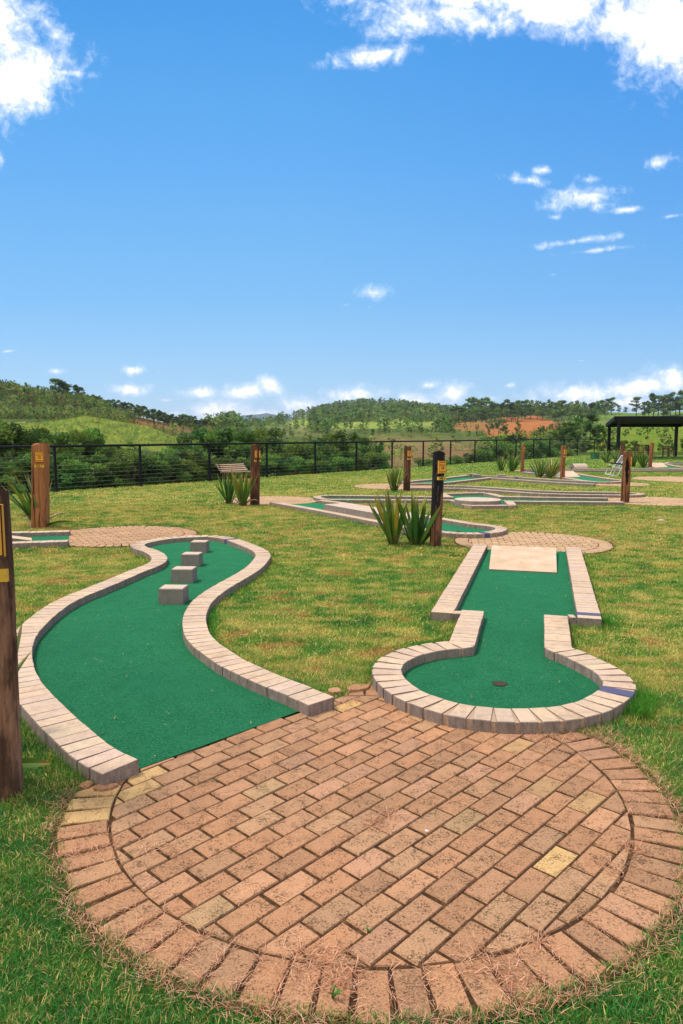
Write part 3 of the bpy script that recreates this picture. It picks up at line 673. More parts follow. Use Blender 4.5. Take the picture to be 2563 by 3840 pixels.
disc((-1.75, 17.87), .99, 1.2, .3, pale=.8, label='round pale patio beside the number 09 post', seed=4)
disc((1.685, 22.8), 1.08, 1.285, .2, pale=.75, label='round pale patio behind the slim flax plant', seed=5)
disc((7.75, 17.75), 1.05, 1.26, .25, pale=.8, label='round pale patio right of the post with a black scar', seed=6)
disc((9.2, 23.97), .9, 1.1, .25, pale=.7, label='small round pale patio beyond the zigzag lane', seed=7)
disc((12.6, 26.45), 1.5, 1.7, .25, pale=.8, label='large pale patio at the right edge', seed=8)
disc((9.05, 32.4), 1.0, 1.2, .2, pale=.8, label='far pale patio beside the slim post', seed=9)

# loose broken bricks by the kerb end
for k, (x, y, sx_, sy_, rz) in enumerate([(395, 2965, .11, .05, .3), (325, 2957, .07, .05, 1.0), (1345, 2590, .16, .09, .5), (1255, 2600, .10, .08, .2)]):
    m = MB(); r = random.Random(k); P = [(sx_/2*math.cos(t)*r.uniform(.85, 1.15), sy_*.6*math.sin(t)*r.uniform(.8, 1.15)) for t in np.arange(0, 2*PI, PI/3.5)]
    m.prism(P, -.01, .022, 0, 0, (*TERRA[k % 5], 1), bev=.005); o = m.build('broken_brick', M_PAVER); g = G(x, y); o.location = (g[0], g[1], .004); o.rotation_euler[2] = rz
    tag(o, ['flat broken brick under the left kerb end', 'small brick chip in the grass by the left kerb end', 'worn broken brick between the two kerbs', 'broken brick piece at the right kerb end'][k], 'brick', 'broken bricks')

# ------------------------------------------------------------------ lawn sheet
def build_lawn():
    ts = np.linspace(-1.5, 1.5, 420); V = []; 
    nY = 420; ratio = np.linspace(0, 1, nY)
    T, Rr = np.meshgrid(ts, ratio, indexing='ij')
    Ye = fence_Y(T)+.9; Y0_ = 1.0
    Y = Y0_*(Ye/Y0_)**Rr; X = T*Y
    ed = None
    c, m_, e_ = grass_colour(X, Y)
    Z = vnoise(X, Y, 31, 4, .9)*.006-.004; Z[:, -14:] -= np.linspace(0, .35, 14)[None, :]*0
    roll = np.clip((Y-(Ye-.9))/.9, 0, 1); Z = Z-roll**2*.25
    V = np.stack([X, Y, Z], -1).reshape(-1, 3); nT = len(ts)
    i = np.arange(nT-1)[:, None]*nY+np.arange(nY-1)[None, :]
    Fq = np.stack([i, i+nY, i+nY+1, i+1], -1).reshape(-1, 4)
    o = np_mesh('lawn', V, Fq, np.c_[c.reshape(-1, 3), np.ones(len(V))], M_LAWN, smooth=True); tag(o, None, None, None, 'structure')
    # ground behind and beside the camera
    m = MB(); m.add([(-60, -60, -.03), (60, -60, -.03), (60, 1.02, -.03), (-60, 1.02, -.03)], [(0, 1, 2, 3)], 0, (.06, .12, .02, 1))
    m.add([(-60, 1.02, -.03), (-1.52, 1.02, -.03), (-30, 20, -.03), (-60, 20, -.03)], [(0, 1, 2, 3)], 0, (.06, .12, .02, 1))
    m.add([(1.52, 1.02, -.03), (60, 1.02, -.03), (90, 57, -.03), (85, 57, -.03)], [(0, 1, 2, 3)], 0, (.06, .12, .02, 1))
    o = m.build('lawn_surround', M_LAWN); tag(o, None, None, None, 'structure')
build_lawn()

# ------------------------------------------------------------------ hills
CX = [-600, 0, 165, 330, 560, 760, 1000, 1200, 1350, 1500, 1650, 1900, 2250, 2563, 3200]
HT = {  # forward distance: image row of the ground at each column above
 90:   [1690,1690,1690,1690,1700,1720,1740,1755,1755,1752,1750,1720,1703,1700,1700],
 130:  [1600,1604,1585,1563,1605,1680,1700,1712,1712,1710,1700,1690,1672,1668,1660],
 170:  [1612,1612,1606,1595,1630,1670,1682,1688,1688,1685,1680,1676,1645,1636,1630],
 220:  [1560,1560,1568,1568,1600,1640,1655,1662,1662,1660,1650,1655,1618,1602,1600],
 300:  [1445,1463,1492,1521,1570,1610,1640,1640,1638,1630,1628,1640,1600,1590,1590],
 400:  [1475,1490,1512,1535,1572,1610,1620,1618,1610,1605,1612,1612,1594,1582,1580],
 550:  [1600,1600,1600,1598,1597,1604,1610,1598,1588,1582,1588,1568,1561,1549,1545],
 750:  [1610,1610,1610,1605,1603,1604,1606,1576,1556,1555,1562,1565,1567,1560,1555],
 950:  [1620,1620,1620,1612,1606,1606,1604,1552,1531,1532,1546,1572,1575,1570,1570],
 1300: [1625,1625,1625,1622,1618,1610,1605,1590,1580,1580,1590,1600,1600,1600,1600],
 2400: [1628]*15,
 3200: [1628,1628,1620,1610,1600,1590,1571,1590,1610,1620,1628,1628,1628,1628,1628],
 4200: [1628,1628,1620,1610,1595,1575,1552,1580,1605,1620,1628,1628,1628,1628,1628],
 9000: [1629]*15}
HY = sorted(HT)
def hill_z(T, Y):
    """ground height at direction T = X/Y and forward distance Y"""
    PX = 1281.5+T*F; Ys = np.log(np.array(HY, float)); Z = []
    for y in HY:
        rows = np.interp(PX, CX, HT[y]); rows = rows
        Z.append(H+(1630-rows)/F*y)
    Z = np.stack(Z, -1); fy = fence_Y(T)
    q = np.log(np.maximum(Y, HY[0])); k = np.clip(np.searchsorted(Ys, q, side='right')-1, 0, len(Ys)-2)
    t = (q-Ys[k])/(Ys[k+1]-Ys[k]); t = np.clip(t, 0, 1); t = t*t*(3-2*t)*.6+t*.4
    a = np.take_along_axis(Z, k[..., None], -1)[..., 0]; b = np.take_along_axis(Z, (k+1)[..., None], -1)[..., 0]; z = a+(b-a)*t
    near = np.clip((Y-fy-.4)/(90-fy), 0, 1); zn = -.3+(Z[..., 0]+.3)*near-2.2*np.sin(np.clip(near*1.6, 0, 1)*PI)
    z = np.where(Y < 90, zn, z)
    X = T*Y; far = np.clip((Y-90)/150, 0, 1)
    z = z+far*vnoise(X, Y, 41, 4, .012)*np.minimum(Y*.006, 4)+np.clip((Y-fy-2)/20, 0, 1)*vnoise(X, Y, 43, 3, .06)*.35
    return z
def land_colour(px, py, X, Y):
    def blob(cx, cy, a, b, soft=.25, n=None):
        d = np.hypot((px-cx)/a, (py-cy)/b)+(0 if n is None else n); return np.clip((1-d)/soft+.5, 0, 1)[..., None]
    nz = vnoise(px, py*2.2, 51, 5, .022)*.35; n2 = vnoise(px, py*2, 53, 5, .06)
    c = np.ones(px.shape+(3,))*np.array([.060, .105, .026])
    mixc = lambda m, col: c*(1-m)+np.array(col)*m
    c = mixc(np.clip(.45+.8*n2, 0, 1)[..., None], (.085, .12, .035))
    near_green = ((Y > 95) & (Y < 190) & (px < 760))[..., None]*1.0
    c = c*(1-near_green)+near_green*(np.array([.22, .30, .045])+np.clip(n2*1.5+vnoise(px*2, py*9, 57, 4, .05), -1, 1)[..., None]*np.array([.10, .07, .01]))
    c = mixc(blob(610, 1590, 165, 32, .3, nz)*((Y > 185) & (Y < 420))[..., None], (.30, .11, .055))
    c = mixc(blob(700, 1600, 130, 22, .4, nz)*((Y > 185) & (Y < 420))[..., None], (.22, .13, .055))
    c = mixc(blob(250, 1530, 380, 40, .5, nz)*((Y > 185) & (Y < 420))[..., None]*.6, (.11, .12, .045))
    c = mixc(blob(1400, 1592, 300, 32, .4, nz)*(Y > 380)[..., None], (.30, .38, .07))
    c = mixc(blob(1130, 1618, 160, 18, .5, nz)*(Y > 250)[..., None]*.7, (.20, .20, .08))
    c = mixc(blob(1560, 1690, 300, 60, .5, nz)*((Y > 80) & (Y < 330))[..., None], (.29, .20, .085))
    c = mixc(blob(1660, 1700, 200, 22, .5, nz*2)*((Y > 80) & (Y < 330))[..., None]*.6, (.30, .14, .085))
    c = mixc(blob(1650, 1625, 170, 28, .5, nz)*((Y > 200) & (Y < 500))[..., None]*.7, (.10, .15, .04))
    o = blob(1960, 1604, 165, 42, .12, nz*.6)*((Y > 190) & (Y < 700))[..., None]; c = mixc(o, (.52, .155, .055))
    o = blob(1800, 1600, 110, 20, .2, nz)*((Y > 190) & (Y < 700))[..., None]; c = mixc(o*.85, (.42, .16, .065))
    rt = (px > 2200)*((Y > 80) & (Y < 330)); c = c*(1-rt[..., None])+rt[..., None]*(np.array([.20, .29, .025])+n2[..., None]*np.array([.07, .02, .01]))
    rt = np.clip((px-2180)/60, 0, 1)*((Y >= 330) & (Y < 700)); c = c*(1-rt[..., None])+rt[..., None]*np.array([.15, .27, .05])
    c = mixc(blob(2420, 1578, 170, 5, .5, nz)*((Y > 330) & (Y < 700))[..., None], (.26, .13, .08))
    fb = (Y > 2400)[..., None]*1.0; c = c*(1-fb)+fb*np.array([.02, .075, .13])  # blue of distant haze put into the far hill's colour
    return np.clip(c, .004, 1)
def build_hills():
    ts = np.r_[np.linspace(-1.5, -.6, 60, endpoint=False), np.linspace(-.6, .6, 620), np.linspace(.6, 1.5, 61)[1:]]
    ss = np.linspace(0, 1, 430)
    T, Q = np.meshgrid(ts, ss, indexing='ij'); fy = fence_Y(T)+.5
    Y = fy*(9000/fy)**(Q**1.12); X = T*Y
    Z = hill_z(T, Y)
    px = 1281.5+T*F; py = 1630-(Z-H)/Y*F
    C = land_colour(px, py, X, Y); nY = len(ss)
    V = np.stack([X, Y, Z], -1).reshape(-1, 3); i = np.arange(len(ts)-1)[:, None]*nY+np.arange(nY-1)[None, :]
    Fq = np.stack([i, i+nY, i+nY+1, i+1], -1).reshape(-1, 4)
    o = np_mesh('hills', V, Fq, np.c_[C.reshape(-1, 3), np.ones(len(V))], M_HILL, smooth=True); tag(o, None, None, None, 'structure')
build_hills()

# ------------------------------------------------------------------ fence
fe = empty('wire_fence', (fence_pts[0][0], fence_pts[0][1], 0)); fo = (fence_pts[0][0], fence_pts[0][1], 0)
tag(fe, 'black metal fence with thin horizontal wires at the far edge of the lawn', 'fence')
fp = [(x, y, 0.0, 1.32) for x, y in fence_pts]+[(20.85, 59.0, -.02, 1.28), (23.3, 62.0, -.5, .78), (25.5, 65.0, -1.1, .2), (27.6, 68, -1.8, -.5)]
for x, y, z, zt in fp:
    m = MB(); m.box((0, 0, (zt-z-.03)/2-.1), (.06, .06, zt-z+.17), math.atan(1.33), 0, .006); m.box((0, 0, .006), (.14, .14, .012), math.atan(1.33))
    o = m.build('post', M_BLACK, fe); o.location = (x-fo[0], y-fo[1], z)
m = MB(); m.tube([(x, y, zt) for x, y, z, zt in fp], .036, 8); m.build('top_rail', M_BLACK, fe, origin=fo)
for k in range(9):
    m = MB(); m.tube([(x, y, z+.12+(zt-z)*.098*k) for x, y, z, zt in fp], .0022, 4); m.build('wire', M_WIRE, fe, origin=fo)

# ------------------------------------------------------------------ wooden posts with hole signs
def text_part(s, size, parent, loc, rot, extr=.0006, bold=.012, name='lettering', mat_=None, wid=None):
    cu_ = bpy.data.curves.new(name, 'FONT'); cu_.body = s; cu_.size = size; cu_.extrude = extr; cu_.offset = bold*size
    cu_.align_x = 'CENTER'; cu_.align_y = 'CENTER'; cu_.materials.append(mat_ or M_INK)
    cu_.resolution_u = 3; t_ = bpy.data.objects.new(name, cu_); COL.objects.link(t_); bpy.context.view_layer.update()
    me = bpy.data.meshes.new_from_object(t_.evaluated_get(bpy.context.evaluated_depsgraph_get())); bpy.data.objects.remove(t_)
    o = bpy.data.objects.new(name, me); COL.objects.link(o); o.parent = parent; o.location = loc; o.rotation_euler = rot
    return o
def post(base, h, wdt, wood, label, lean=(0, 0), square=.0, num=None, par=None, face=0.0, off=0.0, seed=0, name='wooden_post', dark=None, psc=1.0, base_w=None, taper=.0, zt=None, dz=0):
    e = empty(name, (base[0], base[1], 0)); tag(e, label, 'post', 'wooden posts marking the golf holes')
    r = random.Random(seed); m = MB(); n = 40; K = 26; R0 = wdt/2; ph = [r.uniform(0, 6.28) for _ in range(8)]; cracks = [(r.uniform(0, 6.28), r.uniform(.1, .25), r.uniform(.0, .5), r.uniform(.6, 1.1)) for _ in range(5)]
    V = []
    for k in range(K+1):
        z = h*k/K if k else -.05; f = k/K
        for i in range(n):
            a = 2*PI*i/n; ra = R0*(1+taper*(1-f))
            if square > 0:
                p_ = 2+6*square; ra *= (abs(math.cos(a))**p_+abs(math.sin(a))**p_)**(-1/p_)
            ra *= 1+.035*math.sin(2*a+ph[0]+f*1.3)+.022*math.sin(5*a+ph[1]+f*2)+.012*math.sin(9*a+ph[2]-f*5)+.02*math.sin(f*7+ph[3])+r.uniform(-.008, .008)
            for ca_, cw, f0, f1 in cracks:
                d_ = abs((a-ca_-.12*math.sin(f*5+ca_)+PI) % (2*PI)-PI)
                if d_ < cw*.45 and f0 < f < f1: ra *= 1-.12*(1-d_/(cw*.45))
            zz = z+(.018*math.sin(a*2+ph[4])+r.uniform(-.008, .008) if k == K else 0)
            V.append((ra*math.cos(a)+lean[0]*z, ra*math.sin(a)+lean[1]*z, zz))
    Fc = [(k*n+i, k*n+(i+1) % n, (k+1)*n+(i+1) % n, (k+1)*n+i) for k in range(K) for i in range(n)]
    nt_ = len(V); V += V[K*n:K*n+n]; V.append((lean[0]*h, lean[1]*h, h-.008)); Fc += [(nt_+i, nt_+(i+1) % n, len(V)-1) for i in range(n)]
    m.add(V, Fc); sh = m.build('post_shaft', wood, e, smooth=True)
    def plate(zc, w_, h_, matp, frame, hor):
        """plate fixed to the face of the post that looks along angle face (0 = to the camera)"""
        a = -PI/2+face; dx, dy = math.cos(a), math.sin(a); tx, ty = -dy, dx
        dd = R0*(1.03+(.0 if square == 0 else .02)); cx = lean[0]*zc+dx*dd+tx*hor; cy = lean[1]*zc+dy*dd+ty*hor
        rot = (PI/2, -lean[0]*0, face)
        pl = MB(); b = .0022; P = [(-w_/2, -h_/2), (w_/2, -h_/2), (w_/2, h_/2), (-w_/2, h_/2)]; pl.prism(P, -.02, .003, 0, 0, bev=0)
        return pl, (cx, cy, zc), rot
    if num is not None:
        w_, h_ = .15*psc, .19*psc
        if zt: zc = zt
        else: zc = h-.19*psc-.03
        pl, loc, rot = plate(zc, w_, h_, M_PLATE, True, off)
        o = pl.build('number_plate', M_PLATE, e); o.location = loc; o.rotation_euler = rot
        fr = MB()
        for (cx, cy, sx_, sy_) in ((0, h_/2-.004, w_, .006), (0, -h_/2+.004, w_, .006), (-w_/2+.004, 0, .006, h_-.014), (w_/2-.004, 0, .006, h_-.014)): fr.box((cx, cy, .0034), (sx_, sy_, .002))
        fr.build('plate_border', M_INK, o)
        for yy, ww, hh in ((h_*.36, w_*.76, .012), (-h_*.36, w_*.76, .012)):
            nn = 11; bars = MB()
            for q in range(nn): bars.box((-ww/2+ww*(q+.5)/nn, yy, .0036), (ww/nn*.66, hh*psc*(1 if q % 3 else .8), .0012))
            bars.build('small_print', M_INK, o)
        text_part('BURACO', .028*psc, o, (0, h_*.155, .0037), (0, 0, 0))
        text_part(num, .062*psc, o, (0, -h_*.07, .0037), (0, 0, 0), bold=.03)
        for sx_ in (-1, 1): sc_ = MB(); sc_.tube([(sx_*(w_/2-.011), 0, .003), (sx_*(w_/2-.011), 0, .0055)], .0035, 8); sc_.build('screw', M_SCREW, o)
        zp = zc-h_/2-.07*psc
        w2, h2 = .165*psc, .045*psc
        if par is not None:
            pl, loc, rot = plate(zp, w2, h2, M_PLATEY, False, off)
            pm = MB(); pm.prism([(-w2/2, -h2/2), (w2/2, -h2/2), (w2/2, h2/2), (-w2/2, h2/2)], -.02, .003)
            o2 = pm.build('par_plate', M_PLATEY, e); o2.location = loc; o2.rotation_euler = rot
            text_part(par, .043*psc, o2, (0, 0, .0037), (0, 0, 0), bold=.03)
            s2 = MB(); s2.tube([(w2/2-.008, 0, .003), (w2/2-.008, 0, .0055)], .0035, 8); s2.build('screw', M_SCREW, o2)
    return e
def px_post(bx, by, tx_, ty_, wpx, *a, **k):
    g = G(bx, by); X1, z1 = ZAT(tx_, ty_, g[1]); lean = ((X1-g[0])/z1, 0)
    wd = wpx/F*g[1]*1.0; return post((g[0], g[1]+wd*.4), z1, wd, *a, lean=lean, **k)
U = 1.6346
# post at the left frame edge: only its right part shows
gN = np.array([-1.607, 3.17]); 
post((gN[0], gN[1]), 1.405, .225, M_WOODN, 'weathered round post cut by the left frame edge, par sign ending in 3', lean=(.003, 0), num='11', par='PAR 3', face=.12, off=.03, seed=11, psc=1.2, taper=.03, zt=1.235)
px_post(87*U, 1211*U, 88.5*U, 1019*U, 54, M_WOODG, 'squared red wood post with number 12 and par 4 plates', num='12', par='PAR 4', square=.6, seed=1, off=.025, psc=1.0)
px_post(1001*U, 1254*U, 1009*U, 1037*U, 44, M_WOODK, 'half charred black post with number 10 plate beside the flax', num='10', par='PAR 2', face=.62, off=.0, seed=2)
px_post(584*U, 1159*U, 586*U, 1021*U, 34, M_WOODB, 'dark squared post with number 09 plate and par 2', num='09', par='PAR 2', square=.5, face=.25, off=.035, seed=3, psc=.95)
px_post(934*U, 1126*U, 936.5*U, 1024*U, 25, M_WOODB, 'brown post with number 07 plate beside the slim flax plant', num='07', par='PAR 3', face=.55, off=.01, seed=4, psc=.95)
px_post(1437*U, 1154*U, 1444*U, 1036*U, 32, M_WOODS, 'leaning red brown post with a long black scar, by the folding chair', num='08', par='PAR 2', face=1.1, off=.0, seed=5)
px_post(1292.5*U, 1100*U, 1295.5*U, 1023*U, 18, M_WOOD, 'straight brown post with small yellow plate, between flax and tunnel', num='06', par='PAR 3', face=.6, off=.0, seed=6)
px_post(1960, 1770, 1965, 1668, 12.5, M_WOOD, 'slim orange brown pole among the far flax plants', face=.2, seed=7, num='05', par='PAR 2', psc=.6, off=.03)
px_post(2334, 1742, 2341, 1660, 15, M_WOODB, 'far brown post behind the folding chair', seed=8)
px_post(2440, 1754, 2451, 1661, 14, M_WOOD, 'far leaning post beside the slatted wooden bench', seed=9)
# black scar of the leaning post
sc = G(1437*U, 1154*U)

# ------------------------------------------------------------------ flax plants
def leaf(m, base, tip, width, bend, droop, col, r, fold=.35, tipc=None):
    b = np.array(base, float); t = np.array(tip, float); d = t-b; Lg = np.linalg.norm(d); hd = np.array([d[0], d[1], 0]); nh = np.linalg.norm(hd)
    hd = hd/nh if nh > 1e-6 else np.array([1., 0, 0]); sdv = np.cross(d/Lg, hd if abs(d[2])/Lg > .3 else np.array([0, 0, 1.])); ns = np.linalg.norm(sdv); sdv = sdv/ns if ns > 1e-6 else np.array([1., 0, 0])
    a = r.uniform(-1.1, 1.1); nv = np.cross(sdv, d/Lg); sdv = sdv*math.cos(a)+nv*math.sin(a); nv = np.cross(sdv, d/Lg)
    K = 9; V = []; C = []; streak = r.random() < .14
    for k in range(K+1):
        f = k/K; c = b+d*f-hd*bend*Lg*math.sin(PI*f)*.5+np.array([0, 0, droop*Lg*math.sin(PI*f)])
        w_ = width*(.42+1.05*f**.6)*(1-f**3.2)**.85 if f < 1 else .0008
        w_ = min(w_, width)
        V += [c-sdv*w_/2+nv*fold*w_*.5, c, c+sdv*w_/2+nv*fold*w_*.5]
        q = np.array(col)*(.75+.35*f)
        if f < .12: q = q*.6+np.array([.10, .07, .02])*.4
        if f > .86: q = q*.4+np.array([.30, .16, .035])*.6 if tipc is None else np.array(tipc)
        if streak and f > .35: q = q*.45+np.array([.50, .32, .03])*.55
        C += [(*q, 1)]*3
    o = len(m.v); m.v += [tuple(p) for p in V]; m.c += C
    for k in range(K):
        for j in (0, 1): m.f.append((o+k*3+j, o+k*3+j+1, o+k*3+3+j+1, o+k*3+3+j)); m.m.append(0)
GR = [(.055, .14, .022), (.075, .18, .028), (.045, .115, .022), (.10, .20, .035), (.14, .23, .03)]
def flax(base, h, spread, n, label, seed, lean=(0, 0), extra=()):
    n = int(n*1.7); h = h*1.12
    r = random.Random(seed); m = MB()
    for k in range(n):
        a = r.uniform(0, 2*PI) if k > 4 else (0, PI, .4, 2.7, -.4)[k]; s_ = (r.random()**.8)*spread; hh = h*r.uniform(.62, 1.0)*(1-.2*(s_/max(spread, .01)))
        b = (.05*math.cos(a)*r.random()*1.5, .05*math.sin(a)*r.random(), -.02)
        leaf(m, b, (b[0]+s_*math.cos(a)+lean[0]*hh, b[1]+s_*math.sin(a)+lean[1]*hh, hh), r.uniform(.038, .062), r.uniform(.0, .12), 0, random.Random(seed*77+k).choice(GR), r)
    for k in range(max(2, n//7)):
        a = r.uniform(0, 2*PI); q = r.uniform(.35, .8)*spread+.1; leaf(m, (.04*math.cos(a), .04*math.sin(a), 0), (q*math.cos(a), q*math.sin(a), h*r.uniform(.03, .22)), r.uniform(.025, .04), -.1, .22, r.choice([(.26, .17, .08), (.16, .10, .05), (.30, .24, .08)]), r, tipc=(.22, .13, .06))
    for (tip, wd, bd, dr) in extra: leaf(m, (r.uniform(-.03, .03), 0, 0), tip, wd, bd, dr, GR[k % 4], r)
    o = m.build('flax_plant', M_FLAX); o.location = (base[0], base[1], 0)
    tag(o, label, 'plant', 'flax plants beside the posts'); return o
FL = [((150,1972), 1.05, .62, 22, 'large flax plant left of the number 12 post', (-.28, 0)),
 ((858,1888), .80, .34, 15, 'left of the two flax plants by the number 09 post', (0, 0)), ((910,1896), .84, .42, 20, 'right of the two flax plants by the number 09 post', (0, 0)),
 ((1478,2040), .86, .36, 17, 'left of the two tall flax plants by the charred post', (-.06, 0)), ((1562,2044), .84, .42, 22, 'right of the two tall flax plants by the charred post, with a yellow streak', (.02, 0)),
 ((1480,1842), .80, .34, 17, 'slim upright flax plant in front of a pale patio', (.02, 0)),
 ((1882,1767), .78, .36, 16, 'left flax plant by the slim orange pole', (.0, 0)), ((1922,1768), .90, .50, 20, 'right flax plant by the slim orange pole', (.1, 0)),
 ((2025,1790), .74, .62, 20, 'left of two spreading flax plants beside the white hump', (-.12, 0)), ((2065,1792), .84, .66, 24, 'right of two spreading flax plants beside the white hump', (.1, 0)),
 ((2278,1735), .78, .60, 18, 'light green flax plant under the shelter, left one', (.0, 0)), ((2310,1735), .95, .44, 16, 'light green flax plant under the shelter, right one', (.0, 0)),
 ((2378,1751), .95, .30, 14, 'flax plant partly hidden behind the folding chair post', (.0, 0)), ((2413,1753), .98, .52, 20, 'flax plant in front of the slatted wooden bench', (-.03, 0))]
for k, (bp, h, s_, n_, lb, ln) in enumerate(FL):
    g = G(*bp); flax((g[0], g[1]), h, s_, n_, lb, 100+k, ln)
# blades right of the number 12 post and the plant hidden behind the near post
g = G(165, 1976)
def tipat(px, py, Y, g0): X, z = ZAT(px, py, Y); return (X-g0[0], Y-g0[1], z)
m = MB(); r = random.Random(5)
for (x, y, Y, wd) in ((182,1781,12.9,.05), (290,1957,12.6,.06), (252,1962,12.4,.05)):
    leaf(m, (0, 0, .0), tipat(x, y, Y, g), wd, .1, .06, GR[1], r, tipc=(.5, .28, .04))
o = m.build('flax_leaves', M_FLAX); o.location = (g[0], g[1], 0); tag(o, 'few yellow tipped flax leaves right of the number 12 post', 'plant', 'flax plants beside the posts')
g = np.array([-1.78, 3.62, 0]); m = MB(); r = random.Random(9)
for (x, y, Y, wd, bd) in ((86,2325,3.75,.045,.1), (120,2440,3.8,.03,.3), (195,2862,3.25,.05,.0), (-90,2100,3.7,.05,.1), (-200,2300,3.6,.05,.1), (-60,2000,3.8,.05,.1)):
    leaf(m, (0, 0, .0) if y < 2800 else (.05, -.3, .03), tipat(x, y, Y, g), wd, bd, .12 if y > 2430 and y < 2800 else .03, GR[3], r)
o = m.build('flax_plant', M_FLAX); o.location = (g[0], g[1], 0); tag(o, 'flax plant mostly hidden behind the near left post, three leaves showing', 'plant', 'flax plants beside the posts')
# small bent sprinkler pipe by the number 12 post
g = G(115, 1979); m = MB(); a1 = tipat(105, 1945, g[1], g); a2 = tipat(99, 1938, g[1], g)
m.tube([(0, 0, -.02), (a1[0]*.5, 0, a1[2]*.5), a1], .008, 6); m.tube([a1, a2], .018, 8)
o = m.build('bent_stake', M_STONE); o.location = (g[0], g[1], 0); tag(o, 'thin bent pale stake leaning against the number 12 post', 'stake')

# ------------------------------------------------------------------ shelter
P_A, P_B = np.array([20.35, 54.5]), np.array([18.55, 48.0]); P_C = np.array([25.36, 54.3]); P_D = P_B+(P_C-P_A)
se = empty('shelter', (P_A[0], P_A[1], 0)); so_ = (P_A[0], P_A[1], 0); tag(se, 'black open sided metal shelter with a flat corrugated roof', 'shelter')
zA, zB = 2.33, 2.72
for p, z in ((P_A, zA), (P_B, zB), (P_C, zA), (P_D, zB)):
    m = MB(); m.box((p[0], p[1], z/2-.06), (.19, .19, z), 0, 0, .01); m.build('post', M_BLACK, se, origin=so_)
m = MB(); ov = .25; dA = (P_C-P_A)/np.linalg.norm(P_C-P_A); dB = (P_B-P_A)/np.linalg.norm(P_B-P_A)
cs = [(P_A-dA*ov, zA), (P_B-dA*ov, zB), (P_D+dA*ov, zB), (P_C+dA*ov, zA)]; nC = 60
V = []
for k in range(nC+1):
    f = k/nC; zz = .025*math.cos(k*PI)
    a = cs[0][0]*(1-f)+cs[3][0]*f; b = cs[1][0]*(1-f)+cs[2][0]*f
    V += [(*a, zA+.12+zz), (*b, zB+.12+zz)]
m.add(V, [(2*k, 2*k+1, 2*k+3, 2*k+2) for k in range(nC)]); m.add([(v[0], v[1], v[2]-.006) for v in V], [(2*k, 2*k+2, 2*k+3, 2*k+1) for k in range(nC)])
m.build('roof', M_BLACK, se, origin=so_)
for (p, z), (q, zq) in ((cs[0], cs[1]), (cs[1], cs[2]), (cs[2], cs[3]), (cs[3], cs[0])):
    m = MB(); V = []
    for (pp, z_) in ((p, z), (q, zq)): V += [(*pp, z_-.10), (*pp, z_+.16)]
    nrm_ = np.array([q[1]-p[1], p[0]-q[0]]); nrm_ = nrm_/np.linalg.norm(nrm_)*.05
    V2 = V+[(v[0]+nrm_[0], v[1]+nrm_[1], v[2]) for v in V]
    m.add(V2, [(0, 2, 3, 1), (4, 5, 7, 6), (0, 4, 6, 2), (1, 3, 7, 5), (0, 1, 5, 4), (2, 6, 7, 3)]); m.build('fascia', M_BLACK, se, origin=so_)
m = MB(); m.tube([(P_C[0]-.05, P_C[1]-.1, 1.95), (P_C[0]-.35, P_C[1]-.1, 2.02), (P_C[0]-.42, P_C[1]-.1, 2.25)], .035, 6); m.build('downpipe', M_BLACK, se, origin=so_)

# ------------------------------------------------------------------ seats
def slat_bench():
    g = G(868, 1808); e = empty('slatted_bench', (g[0], g[1], 0), 0.12); tag(e, 'slatted wooden bench with reclined back near the fence', 'bench')
    for k in range(5):
        m = MB(); m.box((0, 0, 0), (.98, .036, .02), 0, 0, .004); o = m.build('back_slat', M_SLAT, e)
        o.location = (-.06+.045*k, .42-.07*k, .60-.062*k); o.rotation_euler = (1.0, -.035, 0)
    for k in range(5):
        m = MB(); m.box((0, 0, 0), (1.0, .05, .022), 0, 0, .004); o = m.build('seat_slat', M_SLAT, e)
        o.location = (.14+.015*k, .06-.085*k, .345+.012*k)
    for sx_ in (-.33, .42):
        m = MB(); m.tube([(sx_-.12, .46, .64), (sx_, .12, .31), (sx_+.05, -.32, .35)], .016, 6); m.tube([(sx_, .1, .32), (sx_-.02, .25, .0)], .018, 6); m.tube([(sx_+.03, -.2, .34), (sx_, -.3, .0)], .018, 6)
        m.build('leg_frame', M_BLACK, e)
slat_bench()
def park_bench(g, w_, hh, label, name, rz, cat):
    e = empty(name, (g[0], g[1], 0), rz); tag(e, label, cat, 'wooden seats under the shelter')
    for sx_ in (-1, 1):
        for yy, h_ in ((.25, hh), (-.25, .62)):
            m = MB(); m.box((sx_*w_/2, yy, h_/2), (.07, .07, h_), 0, 0, .006); m.build('leg', M_TEAK, e)
        m = MB(); m.box((sx_*w_/2, 0, .635), (.075, .58, .03), 0, 0, .005); m.build('armrest', M_TEAK, e)
    m = MB(); m.box((0, 0, .40), (w_-.075, .5, .04), 0, 0, .005); m.box((0, -.24, .355), (w_-.075, .04, .045)); m.build('seat', M_TEAK, e)
    m = MB(); m.box((0, .25, hh-.03), (w_-.072, .04, .07)); m.box((0, .25, .50), (w_-.072, .035, .05)); n_ = int(w_/.095)
    for k in range(n_): m.box((-w_/2+w_*(k+.5)/n_, .25, (hh+.46)/2), (.045, .018, hh-.59))
    m.build('backrest', M_TEAK, e)
park_bench(G(2413, 1716), 1.02, .93, 'slatted back wooden bench under the shelter, behind the leaning post', 'wooden_bench', .05, 'bench')
park_bench(G(2508, 1713), .58, .80, 'small reddish wooden chair beside the right shelter post', 'wooden_chair', .35, 'chair')
